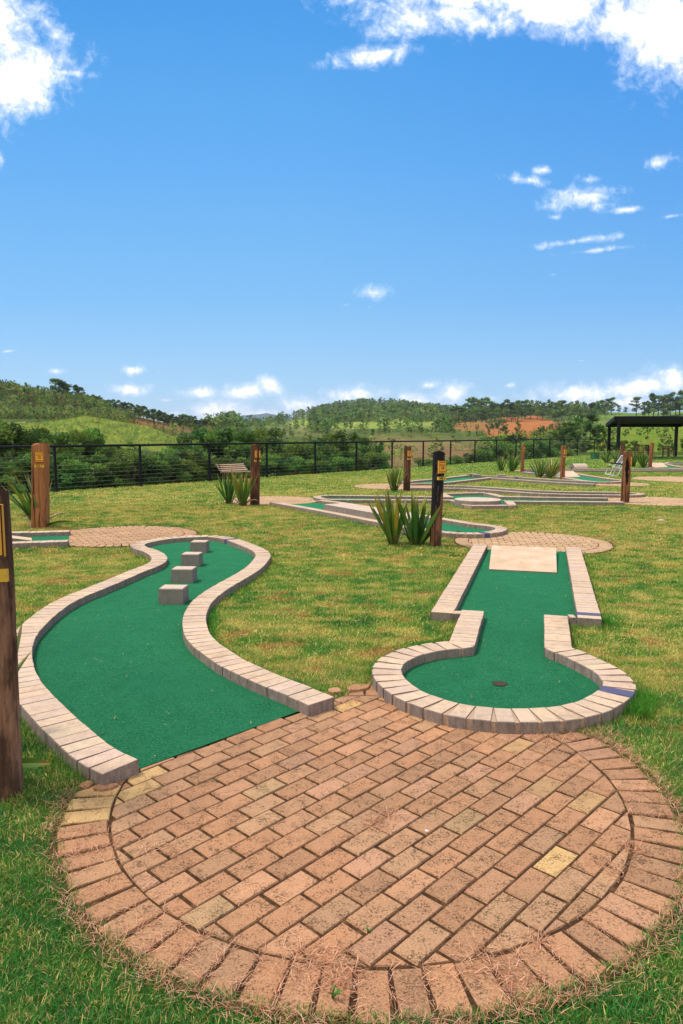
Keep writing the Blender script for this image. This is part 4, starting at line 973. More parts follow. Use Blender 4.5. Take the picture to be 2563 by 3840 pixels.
def folding_chair():
    g = G(2318, 1786); sc_ = g[1]/F; e = empty('folding_chair', (g[0], g[1], 0)); tag(e, 'white tubular folding garden chair with black arms', 'chair')
    P = lambda x, y, dy: ((x-2318)*sc_, dy, (1786-y)*sc_*1.0)
    r_ = .016
    for dy, nm in ((0, 'frame'), (.5, 'frame')):
        m = MB(); k = 8 if dy else 0
        m.tube([P(2305, 1739, dy), P(2289, 1778, dy), P(2291, 1782, dy), P(2313, 1785, dy), P(2318, 1782, dy), P(2337, 1742, dy)], r_, 8); m.build('leg_frame', M_WHITE, e)
        m = MB(); m.tube([P(2318, 1752, dy), P(2322, 1750, dy), P(2347, 1710, dy)], r_, 8); m.build('back_frame', M_WHITE, e)
        m = MB(); a, b = P(2303, 1738, dy), P(2344, 1744, dy); m.tube([a, ((a[0]+b[0])/2, dy, (a[2]+b[2])/2+.02), b], [.022, .03, .022], 8); m.build('armrest', M_BLACK, e)
        m = MB(); m.tube([P(2295, 1750, dy), P(2348, 1757, dy)], r_, 8); m.build('seat_rail', M_WHITE if dy == 0 else M_BLACK, e)
    m = MB(); V = [P(2296, 1750, .02), P(2347, 1757, .02), P(2347, 1757, .48), P(2296, 1750, .48)]; m.add(V, [(0, 1, 2, 3)]); m.build('seat', M_FABRIC, e)
    m = MB(); V = [P(2325, 1750, .02), P(2347, 1711, .02), P(2347, 1711, .48), P(2325, 1750, .48)]; m.add(V, [(0, 1, 2, 3)]); m.add([(v[0]+.012, v[1], v[2]) for v in V], [(3, 2, 1, 0)]); m.build('backrest', M_FABRIC, e)
    for a, b in ((P(2289, 1780, 0), P(2289, 1780, .5)), (P(2347, 1710, 0), P(2347, 1710, .5))):
        m = MB(); m.tube([a, b], r_, 8); m.build('crossbar', M_WHITE, e)
folding_chair()
g = G(2232, 1721); m = MB(); n = 28; prof = [(.0, .285), (.02, .292), (.13, .285), (.14, .294), (.15, .285), (.28, .285), (.29, .294), (.30, .285), (.43, .288), (.44, .296), (.455, .288), (.455, .27), (.2, .27)]
V = [(rr_*math.cos(2*PI*k/n), rr_*math.sin(2*PI*k/n), z) for z, rr_ in prof for k in range(n)]
m.add(V, [(j*n+k, j*n+(k+1) % n, (j+1)*n+(k+1) % n, (j+1)*n+k) for j in range(len(prof)-1) for k in range(n)]); m.add(V[-n:], [tuple(range(n))])
o = m.build('cut_drum', M_DRUM, smooth=False); o.location = (g[0], g[1], 0); tag(o, 'green painted half oil drum with ribs on the far lawn', 'drum')

# small litter on the lawn and paving
def pebble(x, y, sx_, sy_, sz_, label, mt=M_STONE, name='pebble', z=0, cat='stone'):
    g = G(x, y, z); r = random.Random(int(x)); m = MB(); V = []
    for j in range(5):
        for k in range(9):
            t = 2*PI*k/9; ph = PI/2*j/4; q = r.uniform(.85, 1.1); V.append((sx_*math.cos(t)*math.cos(ph)*q, sy_*math.sin(t)*math.cos(ph)*q, sz_*math.sin(ph)))
    m.add(V, [(j*9+k, j*9+(k+1) % 9, (j+1)*9+(k+1) % 9, (j+1)*9+k) for j in range(4) for k in range(9)]); o = m.build(name, mt, smooth=True); o.location = (g[0], g[1], z-.003); tag(o, label, cat)
pebble(2480, 1953, .095, .045, .035, 'flat pale pinkish stone alone on the right lawn')
pebble(1601, 3115, .012, .009, .004, 'tiny white pebble on the brick patio', M_WHITE, z=.013)
pebble(2302, 1893, .11, .05, .02, 'flat grey stone in front of the post with a black scar', M_CONC)
pebble(1345, 1802, .03, .03, .03, 'white ball far off on the lawn left of the slim flax', M_WHITE, 'golf_ball', cat='ball')
pebble(2472, 1713, .05, .05, .05, 'white ball lying near the wooden chair', M_WHITE, 'golf_ball', cat='ball')

# ------------------------------------------------------------------ grass
def grass_mesh(name, x, y, hgt, wid, lean, col, z=0.0, curl=.35, label=None, mat_=None, rgen=None):
    n = len(x); g = rgen or np.random.default_rng(3)
    a = g.uniform(0, 2*PI, n); b = g.uniform(0, 2*PI, n)
    dx, dy = np.cos(a), np.sin(a); wx, wy = np.cos(b)*wid/2, np.sin(b)*wid/2
    h1 = hgt*.55; l1 = np.sin(lean)*h1; z1 = np.cos(lean)*h1; lean2 = np.minimum(lean+curl*g.uniform(0, 2, n), 1.5); l2 = l1+np.sin(lean2)*(hgt-h1); z2 = z1+np.cos(lean2)*(hgt-h1)
    z = np.zeros(n)+z
    P = np.stack([np.stack([x-wx, y-wy, z-.003], -1), np.stack([x+wx, y+wy, z-.003], -1), np.stack([x+dx*l1+wx*.8, y+dy*l1+wy*.8, z+z1], -1), np.stack([x+dx*l1-wx*.8, y+dy*l1-wy*.8, z+z1], -1), np.stack([x+dx*l2, y+dy*l2, z+z2], -1)], 1).reshape(-1, 3)
    o = (np.arange(n)*5)[:, None]; T = np.concatenate([o+np.array([[0, 1, 2]]), o+np.array([[0, 2, 3]]), o+np.array([[3, 2, 4]])], 0)
    C = np.repeat(np.c_[col, np.ones(n)], 5, 0)
    ob = np_mesh(name, P, T, C, mat_ or M_BLADE); tag(ob, label, None, None, 'stuff'); return ob
def inside_any(x, y):
    ins = np.zeros(len(x), bool)
    for P in LANES:
        lo, hi = P.min(0), P.max(0); q = (x > lo[0]) & (x < hi[0]) & (y > lo[1]) & (y < hi[1])
        if q.any(): ins[np.where(q)[0]] |= in_poly(x[q], y[q], P)
    for cx, cy, ro, cut in DISCS:
        q = np.hypot(x-cx, y-cy) < ro
        if cut is not None:
            a, b = cut; q &= ((b[0]-a[0])*(y-a[1])-(b[1]-a[1])*(x-a[0])) > 0
        ins |= q
    return ins
def near_edge(x, y, lim=.5):
    d = np.full(len(x), 9.0)
    for P in LANES:
        lo, hi = P.min(0)-lim, P.max(0)+lim; q = np.where((x > lo[0]) & (x < hi[0]) & (y > lo[1]) & (y < hi[1]))[0]
        if len(q) == 0: continue
        B = np.roll(P, -1, 0)
        for (ax, ay), (bx, by) in zip(P, B):
            dx, dy = bx-ax, by-ay
            if dx*dx+dy*dy > 4: continue
            X_, Y_ = x[q]-ax, y[q]-ay; t = np.clip((X_*dx+Y_*dy)/(dx*dx+dy*dy+1e-9), 0, 1)
            d[q] = np.minimum(d[q], np.hypot(X_-t*dx, Y_-t*dy))
    return d
gr = np.random.default_rng(12)
for k, (y0, y1, den, hh, ww) in enumerate([(1.25, 2.6, 26000, .034, .0028), (2.6, 5.2, 15000, .032, .0032), (5.2, 9.5, 6000, .032, .005), (9.5, 17, 1900, .034, .009), (17, 32, 480, .040, .018), (32, 58, 90, .05, .035)]):
    area = .53*(y1*y1-y0*y0); n = int(area*den); yy = np.sqrt(gr.uniform(y0*y0, y1*y1, n)); xx = gr.uniform(-.53, .53, n)*yy
    keep = ~inside_any(xx, yy) & (yy < fence_Y(xx/yy)+.3)
    # thin where bare earth shows
    xx, yy = xx[keep], yy[keep]; ed = near_edge(xx, yy) if k < 4 else np.full(len(xx), 9.)
    c, m_, e_ = grass_colour(xx, yy, ed); keep = gr.random(len(xx)) > e_*.75; xx, yy, ed, c, m_, e_ = xx[keep], yy[keep], ed[keep], c[keep], m_[keep], e_[keep]
    n = len(xx)
    if n == 0: continue
    t = gr.random(n); straw = t < (.13+.45*m_); lush = (t > .8)
    c = c*gr.uniform(.55, 1.45, (n, 1)); c[straw] = np.array([.60, .47, .17])*gr.uniform(.6, 1.25, (straw.sum(), 1)); c[lush] = c[lush]*np.array([.7, 1.15, .8])
    nb = yy < 5; pale = nb & (gr.random(n) < .06); c[pale] = np.array([.50, .32, .20])
    lean = np.clip(gr.normal(.6, .35, n)+.35*straw, 0, 1.4); h_ = hh*gr.uniform(.5, 1.25, n)*(1-.25*m_); tall = ed < .10
    h_[tall] *= gr.uniform(1.0, 2.0, tall.sum()); lean[tall] *= .7
    grass_mesh('grass', xx, yy, h_, ww*gr.uniform(.6, 1.3, n), lean, np.clip(c, .004, 1), rgen=gr, label='short lawn grass with straw coloured dry patches')
# longer tufts along the kerbs
def tufts(pts, n, sd_, h0, h1, name='grass_tuft', label='longer green grass tufts leaning on the kerb edges', col=(.05, .24, .03)):
    P = np.array([G(*p)[:2] for p in pts]); i = gr.integers(0, len(P)-1, n); t = gr.random((n, 1)); q = P[i]*(1-t)+P[i+1]*t+gr.normal(0, sd_, (n, 2))
    k = ~inside_any(q[:, 0], q[:, 1]); q = q[k]; n = len(q); c = np.array(col)*gr.uniform(.6, 1.5, (n, 1))
    grass_mesh(name, q[:, 0], q[:, 1], gr.uniform(h0, h1, n), np.full(n, .0034), np.abs(gr.normal(.35, .3, n)), c, rgen=gr, label=label)
tufts([(112,2680),(190,2760),(250,2850),(330,2930)], 1500, .02, .05, .12)
tufts([(800,2250),(790,2400),(900,2520),(1200,2600)], 1600, .02, .03, .07)
tufts([(2250,2650),(2400,2690),(2420,2620)], 1400, .04, .05, .12)
tufts([(2140,2330),(2290,2345)], 1600, .03, .05, .10)
tufts([(1370,2540),(1500,2450),(1700,2390)], 1000, .02, .03, .06)
# dry clippings round the patio edge and in its joints
def straw(name, x, y, z, n0, label, hs_=(.02, .06), w_=.0024):
    n = len(x); c = np.array([.58, .37, .23])*gr.uniform(.6, 1.35, (n, 1))*np.where(gr.random((n, 1)) < .3, np.array([[.75, .6, .45]]), 1.0)
    grass_mesh(name, x, y, gr.uniform(*hs_, n), np.full(n, w_), gr.uniform(1.1, 1.5, n), np.clip(c, 0, 1), z=z+gr.uniform(0, .010, n), curl=.1, rgen=gr, label=label)
c0 = (.1234, 3.1998); xs, ys = [], []
a = gr.uniform(-PI, PI, 6500); wgt = .22+.78*np.clip(.75-np.sin(a)*.5+.45*np.cos(a)+.8*vnoise(a*2.2, a*0, 61, 3, 1.0), 0, 1); k = gr.random(len(a)) < wgt; a = a[k]
rr_ = gr.normal(1.385, .024, len(a)); xs.append(c0[0]+rr_*np.cos(a)); ys.append(c0[1]+rr_*np.sin(a))
for f in range(30):                                            # joints of the edging course
    aa = gr.uniform(-PI*.95, .25) if f < 24 else gr.uniform(-PI, PI); nb_ = int(2*PI*(1.152+.03)/.104); aa = (round(aa/(2*PI)*nb_-.5)+.5)/nb_*2*PI; n_ = gr.integers(20, 80)
    ra = gr.uniform(1.15, 1.37, n_); xs.append(c0[0]+ra*np.cos(aa)+gr.normal(0, .008, n_)); ys.append(c0[1]+ra*np.sin(aa)+gr.normal(0, .008, n_))
for (px, py, n_, s_) in ((1210,3625,420,.05),(1130,3590,200,.05),(1300,3640,260,.03),(1270,3700,160,.02),(1830,3595,220,.045),(1960,3660,340,.05),(1745,3640,150,.03),(2010,3520,120,.02),(1415,3080,200,.03),(1450,3060,180,.035),(1390,3110,80,.02),(1320,2625,160,.04),(1260,2640,120,.03),(2100,2765,420,.07),(2000,2750,260,.04),(2260,2740,420,.06),(2330,2800,300,.06),(560,3180,130,.03),(640,3190,80,.02),(380,3010,60,.02),(2370,3180,200,.03),(2300,3260,180,.03)):
    n_ = int(n_*.6); g = G(px, py, .014); xs.append(g[0]+gr.normal(0, s_, n_)); ys.append(g[1]+gr.normal(0, s_*1.1, n_))
xs, ys = np.concatenate(xs), np.concatenate(ys)
ins = np.zeros(len(xs), bool)
for P in LANES[:2]: ins |= in_poly(xs, ys, P)
straw('dry_clippings', xs[~ins], ys[~ins], np.full((~ins).sum(), .008), 0, 'dry pinkish grass clippings around and on the brick patio')
fx = []
for P, n_ in ((felt_A, 150), (FB, 120)):
    P = np.array(P)[:, :2]; q = np.c_[gr.uniform(P[:, 0].min(), P[:, 0].max(), n_*3), gr.uniform(P[:, 1].min(), P[:, 1].max(), n_*3)]; fx.append(q[in_poly(q[:, 0], q[:, 1], P)][:n_])
fx = np.concatenate(fx); straw('loose_clippings', fx[:, 0], fx[:, 1], np.full(len(fx), .017), 0, 'stray dry clippings scattered on the green felt', hs_=(.01, .03), w_=.003)
def weed(px, py, n, h, label):
    g = G(px, py, .01); m = MB(); r = random.Random(int(px)); 
    for k in range(n):
        t = r.uniform(0, 6.28); s_ = h*r.uniform(.4, .9); leaf(m, (0, 0, 0), (s_*math.cos(t), s_*math.sin(t), h*r.uniform(.3, 1)), h*.16, .1, .15, (.06, .20, .03), r, tipc=(.08, .24, .04))
    o = m.build('weed', M_FLAX); o.location = g; tag(o, label, 'weed', 'weeds in the patio joints')
weed(1247, 3745, 6, .045, 'bright green grass sprout at the bottom edge of the patio')
weed(815, 2932, 9, .02, 'tiny green weed between bricks near the left felt edge'); weed(1382, 3498, 10, .02, 'tiny green weed between bricks in the lower middle'); weed(1292, 2955, 6, .018, 'tiny green weed between bricks in the upper middle')

# ------------------------------------------------------------------ trees
def crown_arrays(r, clumps, n, size, cols, flat=1.0):
    """clumps: list of (x, y, z, radius, weight); leaf quads filling them"""
    cl = np.array(clumps); p = cl[:, 4]*cl[:, 3]**2; p = p/p.sum(); i = r.choice(len(cl), n, p=p)
    d = r.normal(0, 1, (n, 3)); d /= np.linalg.norm(d, axis=1, keepdims=True); rad = r.random(n)**.42
    pos = cl[i, :3]+d*rad[:, None]*cl[i, 3:4]*np.array([1, 1, .8*flat])
    a = r.normal(0, 1, (n, 3)); a /= np.linalg.norm(a, axis=1, keepdims=True); b = np.cross(a, r.normal(0, 1, (n, 3))); b /= np.linalg.norm(b, axis=1, keepdims=True)
    s_ = size*r.uniform(.6, 1.4, (n, 1)); V = np.stack([pos-a*s_, pos-b*s_*.42, pos+a*s_, pos+b*s_*.42], 1).reshape(-1, 3)
    cb = r.uniform(.62, 1.45, len(cl)); k = r.integers(0, len(cols), len(cl)); C = np.array(cols)[k][i]*cb[i][:, None]*r.uniform(.7, 1.35, (n, 1))
    return V, np.repeat(np.clip(C, .003, 1), 4, 0)
def make_clumps(kind, r):
    cl = []
    if kind == 'bush':
        for k in range(34):
            t = r.uniform(0, 2*PI); z = r.uniform(.10, .95); env = .36*math.sqrt(max(0.03, 1-((z-.5)/.52)**2))
            q = env*r.uniform(.35, 1.0); cl.append((q*math.cos(t), q*math.sin(t), z, r.uniform(.07, .14), 1))
    elif kind == 'round':
        for k in range(26):
            t = r.uniform(0, 2*PI); z = r.uniform(.35, .97); env = .36*math.sqrt(max(0.03, 1-((z-.66)/.34)**2)); q = env*r.uniform(.3, 1.05); cl.append((q*math.cos(t), q*math.sin(t), z, r.uniform(.06, .12), 1))
    elif kind == 'euc':
        for k in range(26):
            t = r.uniform(0, 2*PI); z = r.uniform(.30, 1.0); env = .04+.20*math.sin(PI*min(1, (z-.12)/.92)); q = env*r.uniform(.15, 1.0); cl.append((q*math.cos(t), q*math.sin(t), z-.04, r.uniform(.04, .095), 1))
    elif kind == 'slim':
        for k in range(14):
            t = r.uniform(0, 2*PI); z = r.uniform(.3, .97); env = .13*(1.15-z); q = env*r.uniform(.2, 1.0); cl.append((q*math.cos(t), q*math.sin(t), z, r.uniform(.05, .10), 1))
    return cl
DKG = [(.032, .080, .018), (.050, .115, .023), (.080, .155, .03), (.12, .20, .04)]
MDG = [(.085, .15, .030), (.12, .20, .04), (.15, .22, .045), (.06, .12, .03)]
BLG = [(.05, .10, .038), (.075, .135, .045), (.10, .155, .05), (.13, .175, .06)]
def proto(kind, seed, n, size, cols):
    r = np.random.default_rng(seed); cl = make_clumps(kind, r); V, C = crown_arrays(r, cl, n, size, cols)
    crown = np_mesh('crown', V, np.arange(len(V)).reshape(-1, 4), np.c_[C, np.ones(len(C))], M_LEAF)
    m = MB(); rt = .018 if kind != 'bush' else .022; top = {'bush': .7, 'round': .72, 'euc': .9, 'slim': .9}[kind]; pts = []; x = y = 0
    for k in range(7):
        pts.append((x, y, top*k/6-.04*(k == 0))); x += r.uniform(-.02, .02); y += r.uniform(-.02, .02)
    m.tube(pts, [rt*(1-.8*k/6) for k in range(7)], 6)
    for k in range(min(len(cl), 9)):
        c = cl[k]; b = pts[min(6, max(1, int(c[2]/top*6*.75)))]; m.tube([b, ((b[0]+c[0])/2, (b[1]+c[1])/2, (b[2]+c[2])/2+.01), c[:3]], [rt*.4, rt*.25, rt*.1], 4)
    trunk = m.build('trunk', M_BARK, smooth=True)
    return crown, trunk
def drop(*obs):
    for o in obs: COL.objects.unlink(o); bpy.data.objects.remove(o)
def store(kind, seed, n, size, cols): c, t = proto(kind, seed, n, size, cols); res = (c.data, t.data); drop(c, t); return res
NEARP = [store('bush', 1, 7000, .022, DKG), store('bush', 2, 7000, .022, MDG), store('round', 3, 6500, .019, DKG), store('bush', 4, 6500, .024, DKG), store('euc', 5, 5200, .017, BLG)]
FARP = {'euc': [store('euc', 10+k, 1300, .028, (BLG, MDG, BLG, MDG)[k]) for k in range(4)], 'round': [store('round', 20+k, 1100, .03, (MDG, DKG, BLG)[k]) for k in range(3)], 'slim': [store('slim', 30+k, 700, .032, MDG) for k in range(2)]}
def joined(cd, td):
    """crown and trunk in one mesh with two materials, for trees too far off to show parts"""
    m = MB(); ca = cd.color_attributes['tint'].data
    for src, mi in ((cd, 0), (td, 1)):
        o = len(m.v); m.v += [tuple(v.co) for v in src.vertices]; m.f += [tuple(i+o for i in p.vertices) for p in src.polygons]; m.m += [mi]*len(src.polygons)
        cc = src.color_attributes['tint'].data; m.c += [tuple(cc[i].color) for i in range(len(src.vertices))]
    o = m.build('tree', [M_LEAF, M_BARK]); me = o.data; drop(o); return me
FARJ = {k: [joined(*p) for p in v] for k, v in FARP.items()}
def hz(x, y): return float(hill_z(np.array([x/y]), np.array([y]))[0])
tr = random.Random(4)
ORD = ['first','second','third','fourth','fifth','sixth','seventh','eighth','ninth','tenth','eleventh','twelfth','thirteenth','fourteenth','fifteenth','sixteenth','seventeenth','eighteenth','nineteenth','twentieth','twenty-first','twenty-second','twenty-third','twenty-fourth','twenty-fifth','twenty-sixth','twenty-seventh','twenty-eighth','twenty-ninth','thirtieth']
def near_tree(px, top, dY, p, wide, label, group, name='tree', Y=None):
    T = (px-1281.5)/F; Y = Y or float(fence_Y(np.array([T]))[0])+dY; X, zt = ZAT(px, top, Y); zg = hz(X, Y); h = max((zt-zg)*1.0, .8)
    e = empty(name, (X, Y, zg-.1), tr.uniform(0, 6.28)); e.scale = (h*wide, h*wide, h+.1); tag(e, label, 'tree', group)
    for nm, me in zip(('crown', 'trunk'), NEARP[p]):
        o = bpy.data.objects.new(nm, me); COL.objects.link(o); o.parent = e
    return e
GL = 'dense trees just beyond the fence'
NT = [(-70,1560,9,0,1.0),(30,1585,8,0,1.1),(80,1606,11,3,.9),(128,1606,13,2,1.0),(196,1612,10,3,1.0),(262,1616,12,0,.9),(328,1598,14,1,1.0),(374,1640,12,2,.9),(420,1664,9,3,1.0),
 (470,1682,8,0,1.1),(530,1690,7,1,1.1),(590,1692,7,3,1.1),(650,1680,8,0,1.2),(704,1660,10,3,1.0),(745,1616,16,1,1.0),(800,1600,16,3,1.0),(872,1606,14,0,1.0),(930,1622,13,2,1.0),(988,1594,14,1,1.0),
 (1040,1640,12,4,1.2),(1090,1656,10,0,1.2),(1140,1650,11,3,1.2),(1190,1660,9,1,1.1),(1238,1636,13,3,1.0),(1290,1618,14,0,1.0),(1345,1642,13,2,1.0),(1385,1662,11,3,1.0)]
for k, (px, top, dY, p, wd) in enumerate(NT):
    near_tree(px, top, dY, p, wd, ORD[k]+' from the left of the dense trees just beyond the wire fence', GL)
for k in range(22):                                            # lower growth between and below them
    px = -80+k*70+tr.uniform(-20, 20)
    if px > 1400: break
    near_tree(px, 1700+tr.uniform(-12, 25), 3.5+tr.uniform(0, 3), tr.choice((0, 1, 3)), 1.5, ORD[k]+' from the left of the low shrubs at the foot of the trees', 'shrubs beyond the fence', 'shrub')
for k, (px, top, dY, p, wd) in enumerate(((1600,1716,6,1,1.6),(1650,1722,6,0,1.5),(1706,1708,9,0,.8),(1760,1700,10,4,1.3),(1806,1682,9,0,1.2),(1850,1672,10,3,1.2),(1896,1656,9,1,1.3),(1958,1660,8,1,1.4),(2008,1652,9,0,1.4),(2068,1660,8,3,1.4),(2110,1668,9,1,1.4))):
    near_tree(px, top, dY, p, wd, ORD[k]+' from the left of the leafy shrubs beyond the middle fence', 'shrubs beyond the middle fence', 'shrub')
for k, (px, top, Y, p, wd) in enumerate(sorted(((2092,1608,105,1,1.1),(2130,1582,112,2,1.0),(2175,1566,118,2,1.0),(2222,1552,120,4,1.5),(2250,1592,110,0,1.0),(2150,1640,95,0,1.3),(2200,1650,90,3,1.5),(2262,1640,92,0,1.3),(2300,1655,88,3,1.4),(2340,1650,92,0,1.3),(2378,1652,90,1,1.4),(2430,1668,84,3,1.5),(2480,1672,84,0,1.4),(2530,1660,84,3,1.4),(2575,1640,86,0,1.1)))):
    near_tree(px, top, 0, p, wd, ORD[k]+' from the left of the dark valley trees behind drum and shelter', 'valley trees right of the fence', Y=Y)
def far_tree(px, top, Y, kind, wide, label, group, base=None, k=None):
    X, zt = ZAT(px, top, Y); zg = hz(X, Y) if base is None else ZAT(px, base, Y)[1]; h = max(zt-zg, 1.5)
    me = tr.choice(FARJ[kind]); o = bpy.data.objects.new('tree', me); COL.objects.link(o); o.location = (X, Y, zg-.3); o.scale = (h*wide, h*wide, h+.3); o.rotation_euler[2] = tr.uniform(0, 6.28)
    tag(o, label, 'tree', group); return o
RT = [(1700,1530),(1722,1522),(1745,1512),(1766,1490),(1788,1498),(1808,1502),(1826,1490),(1843,1503),(1862,1512),(1884,1506),(1903,1497),(1922,1506),(1945,1501),(1972,1499),(1992,1514),(2018,1524),(2040,1509),(2062,1512),(2088,1508),(2112,1500),(2132,1522),(2158,1526),(2180,1535),
 (2222,1506),(2244,1510),(2262,1500),(2282,1494),(2297,1490),(2322,1519),(2350,1525)]
for k, (px, top) in enumerate(RT): far_tree(px, top, 520+tr.uniform(-25, 25), 'euc', tr.uniform(1.5, 2.1), ORD[k]+' from the left of the tall airy trees along the right ridge', 'ridge trees on the right')
for k, (px, top) in enumerate([(1715,1545),(1780,1520),(1812,1522),(1870,1528),(1895,1522),(1935,1524),(1960,1520),(2030,1530),(2075,1528),(2100,1526),(2120,1520),(2145,1545),(2235,1525),(2275,1520)]):
    far_tree(px, top, 500+tr.uniform(-20, 20), 'round', tr.uniform(1.0, 1.5), ORD[k]+' from the left of the rounded bushy trees on the right ridge', 'ridge bushes on the right')
for k, (px, top) in enumerate([(2392,1487),(2420,1506),(2436,1500),(2455,1470),(2472,1482),(2490,1484),(2506,1476),(2520,1471),(2540,1486),(2556,1464),(2580,1470),(2600,1466)]):
    far_tree(px, top, 480+tr.uniform(-15, 15), 'euc', tr.uniform(1.2, 1.7), ORD[k]+' from the left of the tall trees on the green crest above the shelter', 'crest trees above the shelter')
for k, (px, top) in enumerate([(208,1418),(222,1424),(238,1428),(252,1434),(288,1440),(304,1452)]):
    far_tree(px, top, 290, 'euc', 1.7, ORD[k]+' from the left of the tall eucalyptus on the left hilltop', 'tall trees on the left hilltop')
for k in range(70):
    px = 330+k*6.8+tr.uniform(-3, 3); gy = np.interp(px, [330, 560, 760, 820], [1508, 1560, 1603, 1612]); far_tree(px, gy-tr.uniform(20, 36), 296+tr.uniform(-6, 6), 'euc', tr.uniform(1.2, 1.9), 'small tree in the single line down the left ridge', 'trees in a line down the left ridge')
for k, (px, top, base) in enumerate([(1745,1583,1612),(1768,1545,1600),(1790,1590,1620),(1835,1578,1626),(1855,1560,1628),(1872,1552,1630),(1888,1570,1632),(1902,1588,1640),(1943,1578,1645),(2030,1594,1640),(2048,1604,1645),(2066,1590,1642),(2086,1575,1640),(2108,1582,1640)]):
    far_tree(px, top, 340, 'round' if px != 1943 else 'euc', .85, ORD[k]+' from the left of the trees on the orange earth slope', 'trees on the orange slope', base=base)
for k, (px, top, Y) in enumerate(sorted([(2345,1603,180),(2300,1600,190),(2400,1608,185),(2470,1602,190),(2500,1596,195),(2415,1592,200),(2512,1640,130),(2450,1590,205),(2370,1590,210)])):
    far_tree(px, top, Y, 'round', 1.1, ORD[k]+' from the left of the lone bushes on the bright green slope', 'bushes on the bright green slope')
# woods that nobody could count
def woods(name, label, spec, cols, n_leaf=60, seed=1):
    r = np.random.default_rng(seed); PV, PC = [], []
    bank = []
    for k in range(8):
        cl = make_clumps(('round', 'euc', 'bush', 'slim')[k % 4], r); V_, C_ = crown_arrays(r, cl, n_leaf, .062, cols); t_ = .012
        tv = np.array([(-t_, 0, 0), (t_, 0, 0), (t_*.5, 0, .8), (-t_*.5, 0, .8), (0, -t_, 0), (0, t_, 0), (0, t_*.5, .8), (0, -t_*.5, .8)]); tc_ = np.tile([[.24, .20, .15]], (8, 1))
        bank.append((np.concatenate([V_, tv]), np.concatenate([C_, tc_])))
    for (n, px0, px1, y0, y1, h0, h1, fn) in spec:
        for _ in range(n):
            px = r.uniform(px0, px1); Y = math.exp(r.uniform(math.log(y0), math.log(y1))); T = (px-1281.5)/F; X = T*Y; z = hz(X, Y); row = 1630-(z-H)/Y*F
            if fn is not None and not fn(px, row, X, Y, r): continue
            h = r.uniform(h0, h1); V, C = bank[r.integers(0, 8)]; a = r.uniform(0, 6.28); R = np.array([[math.cos(a), -math.sin(a), 0], [math.sin(a), math.cos(a), 0], [0, 0, 1]])
            PV.append(V @ R.T*np.array([h*1.25, h*1.25, h])+np.array([X, Y, z-.2*h])); PC.append(C*r.uniform(.65, 1.5)*np.array([r.uniform(.85, 1.35), 1, r.uniform(.8, 1.1)]))
    V = np.concatenate(PV); C = np.clip(np.concatenate(PC), .003, 1)
    o = np_mesh(name, V, np.arange(len(V)).reshape(-1, 4), np.c_[C, np.ones(len(C))], M_LEAF); tag(o, label, None, None, 'stuff')
nzp = lambda px, row, s, sd_: float(vnoise(np.array([px*s]), np.array([row*s*2]), sd_, 3, 1.0)[0])
def left_ok(px, row, X, Y, r):
    bare = ((px-610)/135)**2+((row-1592)/27)**2 < 1
    if bare or (480 < px < 760 and row > 1572): return r.random() < .05
    return True
woods('hillside_wood', 'young woodland covering the left hillside', [(1500, -150, 820, 205, 300, 2.2, 4.5, left_ok), (330, -150, 420, 262, 300, 3.4, 6.2, None), (1500, 60, 740, 100, 165, .2, .55, None), (60, 80, 700, 128, 165, .8, 1.6, None)], MDG+DKG+[(.16, .15, .06), (.20, .15, .08)], seed=3, n_leaf=90)
def mid_ok(px, row, X, Y, r):
    if 925 < px < 1165: return r.random() < .12
    if 1720 < px < 2130 and row > 1562: return False
    if 1200 < px < 1620 and 1572 < row < 1618 and Y < 800: return r.random() < .12
    if 1790 < px < 2110 and Y < 560: return r.random() < .03
    if px > 2180: return r.random() < .05
    return nzp(px, row, .02, 5) > .05 or r.random() < .15
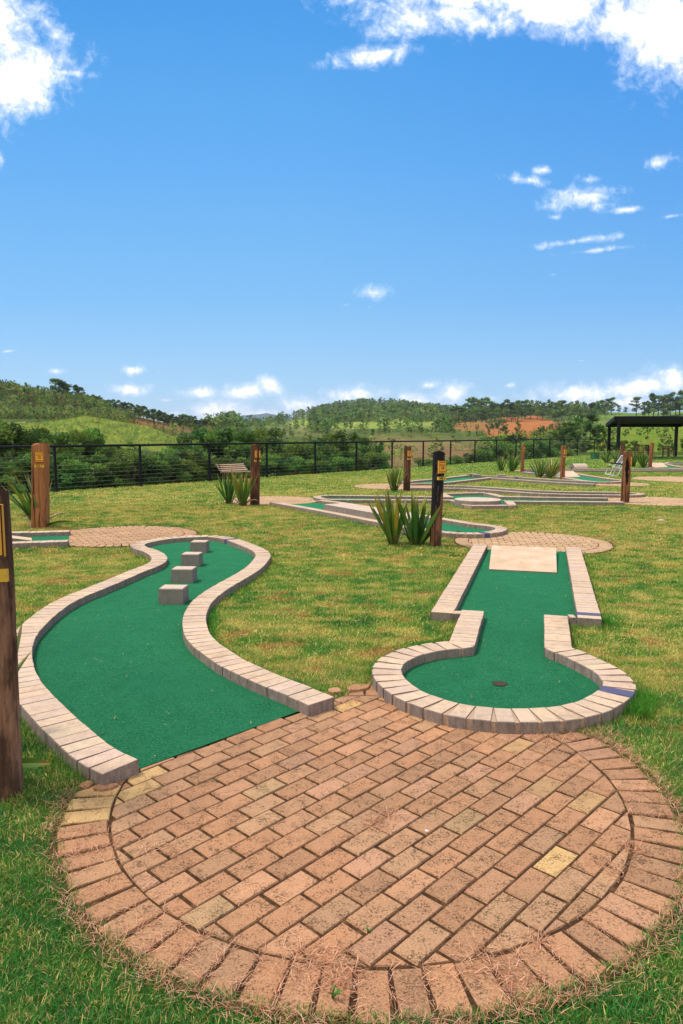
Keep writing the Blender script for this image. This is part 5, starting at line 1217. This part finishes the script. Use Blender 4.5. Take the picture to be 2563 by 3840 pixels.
woods('distant_wood', 'far woods covering the middle ridge', [(1900, 820, 2250, 560, 960, 8, 15, lambda px, row, X, Y, r: r.random() < .05 if 900 < px < 1165 else True), (1100, 780, 2250, 300, 620, 5, 10, mid_ok), (300, 820, 1750, 900, 950, 9, 14, None)], BLG+DKG+MDG, seed=4, n_leaf=80)
def val_ok(px, row, X, Y, r):
    if Y < float(fence_Y(np.array([X/Y]))[0])+6: return False
    if 1400 < px < 1800 and row > 1640: return r.random() < .10
    if px > 2200 or (px < 745 and Y > 60): return r.random() < .04
    return nzp(px, row, .015, 8) > .0 or r.random() < .2
woods('valley_scrub', 'low scrub and small trees down in the valley', [(900, 650, 2600, 100, 300, 1.6, 4.5, val_ok), (300, -100, 1450, 40, 110, 2, 4, val_ok)], DKG+MDG, seed=6, n_leaf=90)
# yellow flowering shrub
g = ZAT(2264, 1664, 62); m = MB(); r = random.Random(3)
for k in range(70):
    c = (r.gauss(0, .13), r.gauss(0, .1), r.gauss(0, .07)); leaf(m, c, (c[0]+r.uniform(-.12, .12), c[1]+r.uniform(-.1, .1), c[2]+r.uniform(.0, .09)), .06, 0, 0, (.70, .52, .01), r, tipc=(.75, .6, .02))
fl = empty('flowering_shrub', (g[0], 62, -1.0)); tag(fl, 'yellow blossom on a thin stem beyond the fence, above the drum', 'shrub')
o = m.build('blossom', M_FLAX, fl); o.location = (0, 0, g[1]+1.0)
m = MB(); m.tube([(0, 0, 0), (.1, 0, .9), (0, 0, g[1]+.98)], .02, 5); m.build('stem', M_BARK, fl)

# ------------------------------------------------------------------ air
hm = MB(); hm.box((0, 4300, 95), (9600, 9000, 230)); hzo = hm.build('haze', bpy.data.materials.new('haze_air')); tag(hzo, None, None, None, 'stuff')
hmt = hzo.data.materials[0]; hmt.use_nodes = True; ht = hmt.node_tree; ht.nodes.remove(ht.nodes['Principled BSDF'])
pv = N(ht, 'ShaderNodeVolumePrincipled', inp={'Density': .00010, 'Color': (.80, .88, 1.0, 1), 'Anisotropy': .2}); L(ht, pv.outputs[0], ht.nodes['Material Output'].inputs['Volume'])
